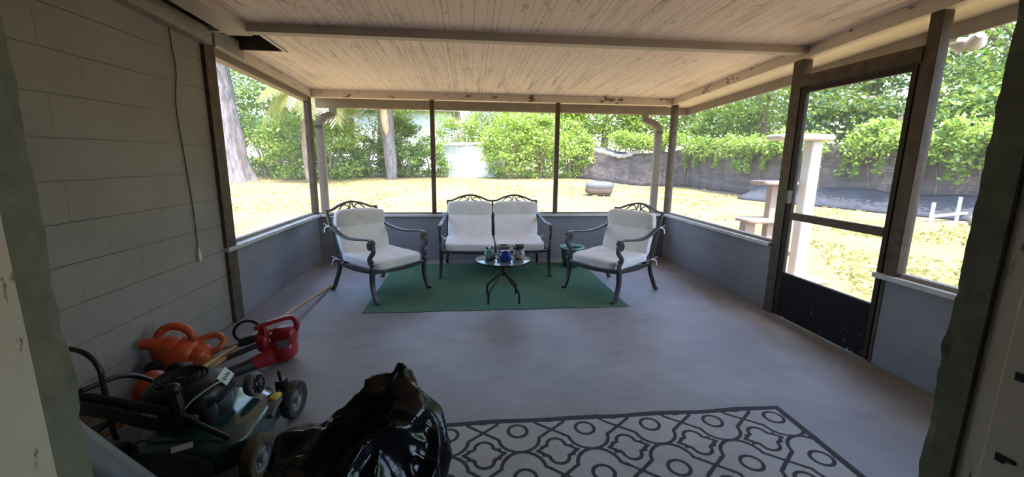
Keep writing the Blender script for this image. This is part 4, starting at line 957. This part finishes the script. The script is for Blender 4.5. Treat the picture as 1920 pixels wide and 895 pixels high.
# covered thing on the lawn
cv = thing('covered_barbecue', 'low grey covered barbecue lying on the dry lawn', 'barbecue', (4.55, 14.4, G(4.55, 14.4)), -.15)
def cvf(p): q = p.copy(); q.x += .04*noise.noise(p*4); q.z *= 1+.08*noise.noise(p*5); return q
MB().blob((0, 0, .34), (.50, .34, .17), 2.6, 12, cvf).build('cover', M_['darkvinyl'], cv, smooth='all')
MB().blob((-.03, -.02, .17), (.46, .30, .12), 4, 8).build('body', M_['post'], cv, smooth='all')
for x in (-.28, .28): T = TR((x, -.2, .08), rx=PI/2); MB().lathe([(.05, -.02), (.08, -.02), (.08, .02), (.05, .02)], mat=T, n=16).build('wheel', M_['black_plastic'], cv, smooth=True)

# shed
sh = thing('garden_shed', 'small faded blue-white metal shed at the back of the yard', 'shed', (0, 22.0, .45))
def corr(x0, y0, x1, y1, zb, zt0, zt1, n=60):
    m = MB(); L_ = math.hypot(x1-x0, y1-y0); nxn, nyn = (y1-y0)/L_, -(x1-x0)/L_; vs = []
    for i in range(n+1):
        t = i/n; o = .02 if (i//2) % 2 else 0
        x, y = x0+(x1-x0)*t+nxn*o, y0+(y1-y0)*t+nyn*o; vs += [(x, y, zb), (x, y, zt0+(zt1-zt0)*t)]
    return m.add(vs, [(2*i, 2*i+2, 2*i+3, 2*i+1) for i in range(n)])
corr(-.40, 21.75, 1.9, 22.05, .35, 1.98, 2.16, 72).build('front_wall', M_['shed'], sh, world=True)
corr(-1.30, 22.6, -.40, 21.75, .35, 1.98, 1.98, 30).build('side_wall', M_['shed'], sh, world=True)
corr(1.9, 22.05, 1.3, 24.0, .35, 2.16, 2.16, 20).build('end_wall', M_['shed'], sh, world=True)
MB().add([(-1.42, 22.62, 2.02), (-.45, 21.62, 2.00), (2.0, 21.95, 2.20), (1.4, 24.2, 2.28), (-.9, 24.2, 2.2)] + [(-1.42, 22.62, 2.08), (-.45, 21.62, 2.06), (2.0, 21.95, 2.26), (1.4, 24.2, 2.34), (-.9, 24.2, 2.26)],
         [(4, 3, 2, 1, 0), (5, 6, 7, 8, 9), (0, 1, 6, 5), (1, 2, 7, 6), (2, 3, 8, 7), (3, 4, 9, 8), (4, 0, 5, 9)]).build('shed_roof', M_['tile_roof'], sh, world=True)
MB().box((.35, 21.80, .55), (1.05, 21.83, 1.85), mat=TR((0, .045, 0))).build('shed_door', M_['siding'], sh, world=True)

# neighbour's house glimpsed through the shrubs
nh = thing('neighbour_house', 'white house glimpsed behind the shrubs at left', 'house', (-6, 31, 0))
MB().box((-12.5, 30, 0), (-1.2, 36, 4.6)).build('wall', M_['siding'], nh, world=True)
MB().add([(-13.2, 29.4, 4.5), (-.6, 29.4, 4.5), (-.6, 36.6, 4.5), (-13.2, 36.6, 4.5), (-10, 33, 6.6), (-3.6, 33, 6.6)], [(0, 3, 2, 1), (0, 1, 5, 4), (1, 2, 5), (2, 3, 4, 5), (3, 0, 4)]).build('roof', M_['tile_roof'], nh, world=True)
wf = MB().box((-8.75, 29.9, 2.55), (-7.35, 30.0, 4.15)).build('window_frame', M_['white'], nh, world=True)
pz = MB().box((-8.45, 29.85, 2.7), (-7.65, 29.94, 3.95)).build('window_pane', M_['darkglass'], nh, world=True)

# fences
def fence(name, label, P0, P1, top, sag=0, mat='fence', n=60):
    f = thing(name, label, 'fence', (P0[0], P0[1], G(*P0)))
    vs = []
    for i in range(n+1):
        t = i/n; x, y = P0[0]+(P1[0]-P0[0])*t, P0[1]+(P1[1]-P0[1])*t
        for k in range(7):
            u = k/6; z0 = G(x, y)-.05; z1 = G(x, y)+top-sag*math.sin(t*PI)*.8+.05*noise.noise((t*12, 0, 0))
            b = .07*noise.noise((t*16, u*3, 1))+.05*math.sin(t*n*.8)
            vs.append((x+b*abs(P1[1]-P0[1])/max(1e-6, math.hypot(P1[0]-P0[0], P1[1]-P0[1])), y+b*abs(P1[0]-P0[0])/math.hypot(P1[0]-P0[0], P1[1]-P0[1]), z0+(z1-z0)*u))
    fs = [(i*7+k, (i+1)*7+k, (i+1)*7+k+1, i*7+k+1) for i in range(n) for k in range(6)]
    o = MB().add(vs, fs).build('fence_cloth', M_[mat], f, smooth='all', world=True); s = o.modifiers.new('t', 'SOLIDIFY'); s.thickness = .02
    kp = max(2, int(math.hypot(P1[0]-P0[0], P1[1]-P0[1])/2.4))
    for i in range(kp+1):
        t = i/kp; x, y = P0[0]+(P1[0]-P0[0])*t+.12, P0[1]+(P1[1]-P0[1])*t+.12
        MB().tube([(x, y, G(x, y)-.1), (x, y, G(x, y)+top+.03)], .035, 8).build('fence_post', M_['bark_brown'], f, smooth=True, world=True)
    return f
def fx(y): return 12.2 + max(0, 15.5-y)*.42
fence('screened_fence', 'dark cloth-covered fence seen through the opening left of the screen door', (fx(22.6), 15.5), (12.0, 22.5), 2.12)
fence('screened_fence', 'dark cloth-covered fence running behind the cat tree and pipe frame', (fx(4.5), 4.5), (12.2, 15.45), 2.12)
fence('back_fence', 'dark back fence hung with sagging shade cloth beyond the barbecue', (5.6, 23.0), (11.95, 22.6), 2.05, .35)
# sagging pale tarp on the back fence
vs = []; n = 30
for i in range(n+1):
    t = i/n; x = 6.1+3.2*t; sgg = .34*math.sin(t*PI)+.05*math.sin(t*11)
    for k in range(6): u = k/5; vs.append((x, 22.62-.05*math.sin(u*PI)-.03*math.sin(i*1.3), G(x, 22.7)+1.98-sgg-.24*u+.03*math.sin(i*1.9)*u))
o = MB().add(vs, [(i*6+k, i*6+k+1, (i+1)*6+k+1, (i+1)*6+k) for i in range(n) for k in range(5)]).build('sagging_tarp', M_['tarp'], smooth='all'); s = o.modifiers.new('t', 'SOLIDIFY'); s.thickness = .02
tag(o, 'pale grey tarp strip drooping along the top of the back fence', 'tarp')
# low black sheet lying in front of the side fence
vs = []; n = 50
for i in range(n+1):
    t = i/n; y = 6.0+9.5*t
    for k in range(8): u = k/7; x = fx(y)-1.75+1.3*u; vs.append((x, y, G(x, y)+.02+.55*u**.8+.10*noise.noise((t*9, u*2, 0))*u+.05*math.sin(t*20)*u))
o = MB().add(vs, [(i*8+k, (i+1)*8+k, (i+1)*8+k+1, i*8+k+1) for i in range(n) for k in range(7)]).build('ground_sheet', M_['darktarp'], smooth='all'); s = o.modifiers.new('t', 'SOLIDIFY'); s.thickness = .02
tag(o, 'crumpled navy-black sheet banked along the foot of the side fence', 'tarp')

# ------------------------------------------------------------------ planting
def leaves_mesh(name, cent, size, mat, parent, up=.35, flip=1.0):
    n = len(cent)
    nr = rng.normal(size=(n, 3)); nr[:, 2] = abs(nr[:, 2])*flip+up; nr /= np.linalg.norm(nr, axis=1)[:, None]
    d = rng.normal(size=(n, 3)); d -= (d*nr).sum(1)[:, None]*nr; d /= np.linalg.norm(d, axis=1)[:, None]+1e-9
    e = np.cross(nr, d); s = size*rng.uniform(.6, 1.3, n)[:, None]
    v = np.empty((n, 4, 3)); v[:, 0] = cent-d*s*.5; v[:, 1] = cent+e*s*.28+nr*s*.06; v[:, 2] = cent+d*s*.5; v[:, 3] = cent-e*s*.28+nr*s*.06
    loc = np.array(parent.location) if parent is not None else np.zeros(3)
    v = (v.reshape(-1, 3)-loc).astype(np.float32)
    me = bpy.data.meshes.new(name); me.vertices.add(4*n); me.vertices.foreach_set('co', v.ravel())
    me.loops.add(4*n); me.loops.foreach_set('vertex_index', np.arange(4*n, dtype=np.int32))
    me.polygons.add(n); me.polygons.foreach_set('loop_start', np.arange(0, 4*n, 4, dtype=np.int32)); me.polygons.foreach_set('loop_total', np.full(n, 4, np.int32))
    me.update(); me.validate(); me.materials.append(mat)
    o = bpy.data.objects.new(name, me); C.objects.link(o); o.parent = parent; return o
def crown_pts(c, r, n, clumps=40, cs=.28, shell=.6):
    c = np.array(c); r = np.array(r)
    u = rng.normal(size=(clumps, 3)); u /= np.linalg.norm(u, axis=1)[:, None]; rad = rng.uniform(shell, 1, clumps)[:, None]**.8
    cc = c+u*rad*r; k = rng.integers(0, clumps, n); sz = rng.uniform(.6, 1.4, clumps)
    g_ = rng.normal(size=(n, 3))*(cs*sz[k])[:, None]*r.mean()*.62
    return cc[k]+g_*np.array([1.15, 1.15, .7])
def shrub(x, y, r, h, leaf, label, n=5000, size=.16, name='shrub', group='shrubs at the back of the yard', clumps=34):
    t = thing(name, label, 'shrub', (x, y, G(x, y)), 0, group); z = G(x, y)
    cp_ = crown_pts((x, y, z+h*.5), (r, r*.8, h*.52), n, clumps); cp_ = cp_[cp_[:, 2] > z+.02]
    leaves_mesh('foliage', cp_, size, M_[leaf], t)
    m = MB()
    for k in range(5):
        a = k*1.3; m.tube(spline([(x+.05*math.cos(a), y+.05*math.sin(a), z-.05), (x+r*.25*math.cos(a), y+r*.25*math.sin(a), z+h*.4), (x+r*.6*math.cos(a), y+r*.5*math.sin(a), z+h*.8)], 4), [.05, .048, .045, .04, .035, .03, .025, .02, .015], 6)
    m.build('stems', M_['bark_brown'], t, smooth=True, world=True)
    return t
def tree(x, y, th, tr, crowns, leaf, label, n=9000, size=.2, barkm='bark_brown', lean=(0, 0), group=None, cs=.3, clumps=40):
    t = thing('tree', label, 'tree', (x, y, G(x, y)), 0, group); z = G(x, y)
    m = MB(); tt = Vector((x+lean[0], y+lean[1], z+th))
    p = spline([(x, y, z-.2), (x+lean[0]*.15, y+lean[1]*.15, z+th*.3), (x+lean[0]*.5+.1, y+lean[1]*.5, z+th*.65), tt], 6)
    k = len(p); m.tube(p, [tr*(1.35-.35*min(1, i/3))*(1-.45*i/(k-1)) for i in range(k)], 14)
    for (cx_, cy__, cz_, rx, ry, rz_) in crowns:
        for q in range(3):
            tg = Vector((cx_+rx*.5*math.cos(q*2.1), cy__+ry*.5*math.sin(q*2.1), cz_+rz_*.2)); st_ = p[int(k*.72)]
            m.tube(spline([st_, st_.lerp(tg, .5)+Vector((.1, 0, .25)), tg], 5), [tr*.45*(1-.8*i/10) for i in range(11)], 7)
    m.build('trunk', M_[barkm], t, smooth='all', world=True)
    pts = np.concatenate([crown_pts(c[:3], c[3:], n//len(crowns), clumps, cs, .45) for c in crowns])
    leaves_mesh('foliage', pts, size, M_[leaf], t); return t

# big oak seen through the left bay
ox, oy = -9.75, 19.0
oak = thing('oak_tree', 'massive pale grey oak trunk seen through the left opening', 'tree', (ox, oy, G(ox, oy)))
oz = G(ox, oy); m = MB(); k = 30; vs = []; nn = 28
for j in range(k+1):
    t = j/k; z = oz-.1+9*t
    for i in range(nn):
        a = 2*PI*i/nn; r = .52+.22*math.exp(-t*30)*(1+.6*math.sin(a*5)) + .05*math.sin(a*7+t*6)+.05*noise.noise((math.cos(a)*2, math.sin(a)*2, t*12)) - .05*t
        vs.append((ox+r*math.cos(a)-.9*t, oy+r*math.sin(a), z))
m.add(vs, [(j*nn+i, j*nn+(i+1) % nn, (j+1)*nn+(i+1) % nn, (j+1)*nn+i) for j in range(k) for i in range(nn)])
for (dx, dy, dz) in ((3.2, -1, 2.0), (-3, 1, 2.5), (1.5, 2.5, 3)): m.tube(spline([(ox-.6, oy, 6.0), (ox-.6+dx*.5, oy+dy*.5, 6.0+dz*.6), (ox-.6+dx, oy+dy, 6.0+dz)], 6), [.28-.016*i for i in range(13)], 8)
m.build('trunk', M_['bark_grey'], oak, smooth='all', world=True)
pts = np.concatenate([crown_pts(c[:3], c[3:], n_, 50, .26, .4) for c, n_ in (((-6.9, 19, 6.6, 3.0, 2.2, 1.3), 6000), ((-12, 19, 8.5, 3.5, 3, 2), 4000), ((-9, 21, 10, 4, 3, 1.6), 3000))])
leaves_mesh('foliage', pts, .17, M_['leaf_mid'], oak)

# palm with boots on its trunk and hanging fronds
px_, py_ = -3.72, 20.5; pm = thing('palm_tree', 'old palm with split pale trunk rising behind the middle shrubs', 'palm tree', (px_, py_, G(px_, py_))); pz_ = G(px_, py_)
pp = [(px_+.08, py_, pz_-.1), (px_+.06, py_, pz_+.8), (px_-.02, py_, pz_+2), (px_-.12, py_, pz_+3.1), (px_-.2, py_, pz_+4.9)]
MB().tube(spline(pp, 5), [.24+.10*abs(math.sin(i*.35))*(i/21)+.06*(i/21) for i in range(21)], 14).build('trunk', M_['bark_grey'], pm, smooth='all', world=True)
MB().tube(spline([(px_-.02, py_-.30, pz_+2.0), (px_-.08, py_-.36, pz_+2.7), (px_-.12, py_-.34, pz_+3.5)], 5), [.04, .10, .14, .16, .17, .17, .17, .16, .14, .12, .1], 8).build('split_boot', M_['bark_pale'], pm, smooth=True, world=True)
def frond(root, a, L_, droop, z0, base):
    bx, by = base
    mid = [Vector((bx+math.cos(a)*L_*t, by+math.sin(a)*L_*t, z0+1.0*t-droop*t*t)) for t in [i/12 for i in range(13)]]
    m = MB().tube(mid, [.03*(1-.8*i/12) for i in range(13)], 5)
    for i in range(2, 13):
        T_ = (mid[i]-mid[i-1]).normalized(); sd_ = T_.cross(Vector((0, 0, 1))).normalized()
        for s in (-1, 1):
            for q in range(3):
                o_ = mid[i-1].lerp(mid[i], q/3); ln = .85*math.sin(PI*min(1, (i+.6)/13.5))+.2
                e_ = o_+sd_*s*ln*.75+T_*ln*.35-Vector((0, 0, ln*.55)); wv_ = T_*.03
                m.add([o_-wv_, o_+wv_, e_.lerp(o_, .4)+wv_*1.2, e_, e_.lerp(o_, .4)-wv_*1.2], [(0, 1, 2, 3, 4)])
    m.build('frond', M_['leaf_palm'], root, world=True)
for i in range(15): frond(pm, i*2*PI/15+.2, 2.9+.4*(i % 3), 1.7+.4*(i % 4), pz_+4.9, (px_-.2, py_))
pm2 = thing('palm_tree', 'second palm with drooping yellow-green fronds beside the oak', 'palm tree', (-6.6, 17.5, G(-6.6, 17.5))); z2 = G(-6.6, 17.5)
MB().tube(spline([(-6.6, 18.5, z2-.1), (-6.65, 18.5, z2+2), (-6.3, 18.5, z2+4.2)], 5), .2, 10).build('trunk', M_['bark_brown'], pm2, smooth='all', world=True)
for i in range(13): frond(pm2, i*2*PI/13+.1, 1.7+.2*(i % 3), 1.9+.3*(i % 4), z2+4.1, (-6.3, 18.5))

# shrubs across the back
SH = [(-8.0, 20.4, 1.5, 3.0, 'leaf_bright', 'bright rounded shrub just right of the oak trunk'),
      (-6.3, 20.0, 1.5, 2.8, 'leaf_bright', 'pale green shrub filling the right part of the left opening'),
      (-5.9, 21.6, 1.0, 1.7, 'leaf_bright', 'light green shrub behind the far left corner post'),
      (-5.0, 21.5, 1.0, 1.9, 'leaf_mid', 'mid green shrub left of the palm trunk'),
      (-3.6, 22.2, 1.1, 2.9, 'leaf_dark', 'dark upright shrub just right of the palm trunk'),
      (-3.1, 21.4, .9, 1.6, 'leaf_mid', 'low green shrub right of the palm foot'),
      (-1.9, 21.8, .9, 2.0, 'leaf_mid', 'small green shrub left of the metal shed'),
      (-.1, 25.5, 1.9, 3.8, 'leaf_bright', 'tall light shrub rising behind the metal shed'),
      (2.1, 21.3, 1.3, 3.3, 'leaf_bright', 'bright yellow-green shrub overlapping the right end of the shed'),
      (3.6, 21.6, 1.3, 3.4, 'leaf_bright', 'big sunlit shrub left of the right-hand mullion'),
      (5.2, 22.2, 1.2, 3.0, 'leaf_bright', 'sunlit shrub just right of the right-hand mullion'),
      (-9.8, 22, 1.5, 2.6, 'leaf_mid', 'green shrub partly hidden behind the oak trunk')]
for (x, y, r, h, lf, lb) in SH: shrub(x, y, r, h, lf, lb, n=int(3200*r*h/2.2), size=.15)
# bare branches behind the shed
bb = thing('bare_tree', 'tangle of bare grey branches above the shed roof', 'tree', (.6, 23.9, .4)); m = MB()
rs = random.Random(5)
for k in range(16):
    x = .6+rs.uniform(-.9, 1.0); p = [(x, 24.3, .4), (x+rs.uniform(-.2, .2), 24.3, 1.8), (x+rs.uniform(-.5, .5), 24.2, 2.9), (x+rs.uniform(-.9, .9), 24.2, 4.4)]
    m.tube(spline(p, 5), [.045-.0023*i for i in range(16)], 5)
m.build('branches', M_['bark_grey'], bb, smooth=True, world=True)
# backdrop trees beyond the boundary
TB = [(-15.6, 26, 4.5, .3, [(-15.6, 26, 4.5, 3.5, 2, 3.6)], 'leaf_mid', 'green tree beyond the oak at the far left'),
      (-11.3, 26.5, 4, .3, [(-11.3, 26.5, 3.6, 2.4, 1.6, 2.6)], 'leaf_mid', 'mid green tree behind the left shrubs'),
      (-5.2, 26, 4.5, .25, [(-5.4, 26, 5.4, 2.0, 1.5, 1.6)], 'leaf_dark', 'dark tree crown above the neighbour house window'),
      (-4.0, 25, 4.2, .25, [(-4.0, 25, 4.0, 1.1, 1.2, 2.4)], 'leaf_mid', 'leafy tree right behind the palm trunk'),
      (2.6, 30, 5, .3, [(2.6, 30, 4.2, 3.0, 2, 3.2)], 'leaf_mid', 'green tree far behind the shed'),
      (4.4, 26, 5, .3, [(4.4, 26, 4.2, 2.8, 1.8, 3.2)], 'leaf_bright', 'light green tree behind the big sunlit shrub'),
      (8.5, 26.5, 5, .3, [(8.6, 26, 4.6, 3.2, 1.8, 2.8)], 'leaf_bright', 'pale green tree above the sagging tarp'),
      (12.5, 27, 5, .35, [(12.8, 26.5, 4.6, 3.6, 2, 3.2)], 'leaf_mid', 'tree filling the gap beside the far right corner post'),
      (15.0, 21, 5.5, .35, [(15, 20.5, 5.4, 3.0, 3, 2.8), (14.4, 22.5, 3.2, 2, 2, 1.2)], 'leaf_mid', 'broad tree beyond the fence left of the door post'),
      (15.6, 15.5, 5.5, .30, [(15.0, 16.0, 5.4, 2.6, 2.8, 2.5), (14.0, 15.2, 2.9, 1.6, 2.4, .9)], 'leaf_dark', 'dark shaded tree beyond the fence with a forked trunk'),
      (16.4, 12.0, 5.5, .30, [(16.0, 12.2, 5.8, 2.6, 2.6, 2.8), (14.2, 11.6, 3.0, 1.6, 2.2, .9)], 'leaf_mid', 'leafy tree seen through the screen door'),
      (16.4, 8.4, 5.5, .30, [(15.6, 8.6, 5.2, 2.8, 2.6, 3.0), (14.0, 8.6, 2.8, 1.6, 2.0, 1.0)], 'leaf_bright', 'bright leafy tree at the far right beyond the fence'),
      (15.4, 4.8, 5, .30, [(15.0, 5.2, 4.6, 2.6, 2.2, 3.2)], 'leaf_bright', 'sunlit tree at the right edge of the last opening'),
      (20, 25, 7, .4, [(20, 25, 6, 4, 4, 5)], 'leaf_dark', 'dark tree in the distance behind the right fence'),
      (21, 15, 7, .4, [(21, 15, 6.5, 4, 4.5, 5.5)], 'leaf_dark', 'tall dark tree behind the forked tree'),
      (21, 8, 7, .4, [(21.5, 8, 6.5, 4, 4.5, 5.5)], 'leaf_mid', 'tall green tree behind the far right tree')]
for (x, y, th, tr, cr, lf, lb) in TB:
    if x > 11 and y < 17: dx = fx(y)-12.2; x += dx; cr = [(c[0]+dx,)+c[1:] for c in cr]
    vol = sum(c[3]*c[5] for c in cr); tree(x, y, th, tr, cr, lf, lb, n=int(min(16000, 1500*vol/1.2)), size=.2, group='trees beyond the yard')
# pale forked trunk behind the fence
ft = thing('forked_trunk', 'bare pale forked trunk standing among the trees behind the fence', 'tree trunk', (14.0, 13.2, G(14.0, 13.2)))
MB().tube(spline([(14.2, 13.0, -.2), (14.2, 13.0, 2.2), (14.3, 12.8, 3.3), (14.9, 12.5, 5.0)], 6), [.19-.004*i for i in range(19)], 10).tube(spline([(14.25, 12.8, 3.2), (14.0, 12.5, 4.1), (14.3, 12.2, 5.3)], 5), [.10]*11, 8).build('trunk', M_['bark_pale'], ft, smooth='all', world=True)
# creepers spilling over the fence
VN = [(11.7, 20.6, 1.7, .5, 'creeper spilling over the fence beside the far right corner post'), (11.7, 17.6, 1.5, .45, 'creeper on the fence in the middle of the right opening'),
      (11.6, 14.8, 1.5, .5, 'creeper on the fence left of the cat tree'), (11.4, 12.4, 1.3, .6, 'creeper hanging low over the fence behind the cat tree'),
      (11.3, 10.4, 1.2, .6, 'creeper on the fence right of the cat tree'), (11.2, 8.4, 1.2, .65, 'creeper over the fence above the pipe frame'), (11.0, 6.7, 1.1, .6, 'creeper on the fence at the far right')]
for (x, y, r, h, lb) in VN:
    x += fx(y)-12.0
    v = thing('fence_creeper', lb, 'creeper', (x, y, G(x, y)), 0, 'creepers over the fence'); z = G(x, y)
    pts = crown_pts((x, y, z+2.15), (.45, r, h), 3600, 26, .32, .3)
    drops = []
    for k in range(7):
        yy = y+rng.uniform(-r, r); ln = rng.uniform(.3, 1.1); q = rng.uniform(0, 1, 110)
        drops.append(np.stack([x-.15+rng.normal(0, .05, 110), yy+rng.normal(0, .07, 110)+.25*q, z+2.0-ln*q], -1))
    leaves_mesh('foliage', np.concatenate([pts]+drops), .15, M_['leaf_bright'], v)
    m = MB()
    for k in range(4): yy = y-r*.7+k*r*.45; m.tube(spline([(x+.25, yy, z), (x+.2, yy+.1, z+1.2), (x-.1, yy+.2, z+2.25), (x-.22, yy+.3, z+1.6)], 4), .012, 5)
    m.build('stems', M_['bark_brown'], v, smooth=True, world=True)
v = thing('fence_creeper', 'pale creeper trailing over the sagging tarp on the back fence', 'creeper', (9, 22.6, .2), 0, 'creepers over the fence')
leaves_mesh('foliage', np.concatenate([crown_pts((9.6, 22.5, 2.45), (2.3, .4, .38), 5200, 34, .3, .3), crown_pts((6.0, 22.3, 1.9), (.6, .4, .7), 1400, 14, .3, .3)]), .15, M_['leaf_bright'], v)
# loose grass on the lawn
n = 16000; gx = rng.uniform(-16, 12, n); gy = rng.uniform(6.3, 22, n); kx = rng.uniform(3.4, 12, 6000); ky = rng.uniform(1.5, 8, 6000)
gx = np.concatenate([gx, kx]); gy = np.concatenate([gy, ky])
keep = np.array([noise.noise((a*.45, b*.45, 3)) > .02 for a, b in zip(gx, gy)]); gx, gy = gx[keep], gy[keep]
zg = np.array([gz(a, b) for a, b in zip(gx, gy)])
o = leaves_mesh('lawn_grass', np.stack([gx, gy, zg+.03], -1), .09, M_['grass'], None, up=.6, flip=.3); tag(o, 'sparse dry yellow-green grass tufts over the sandy yard', 'grass', kind='stuff')
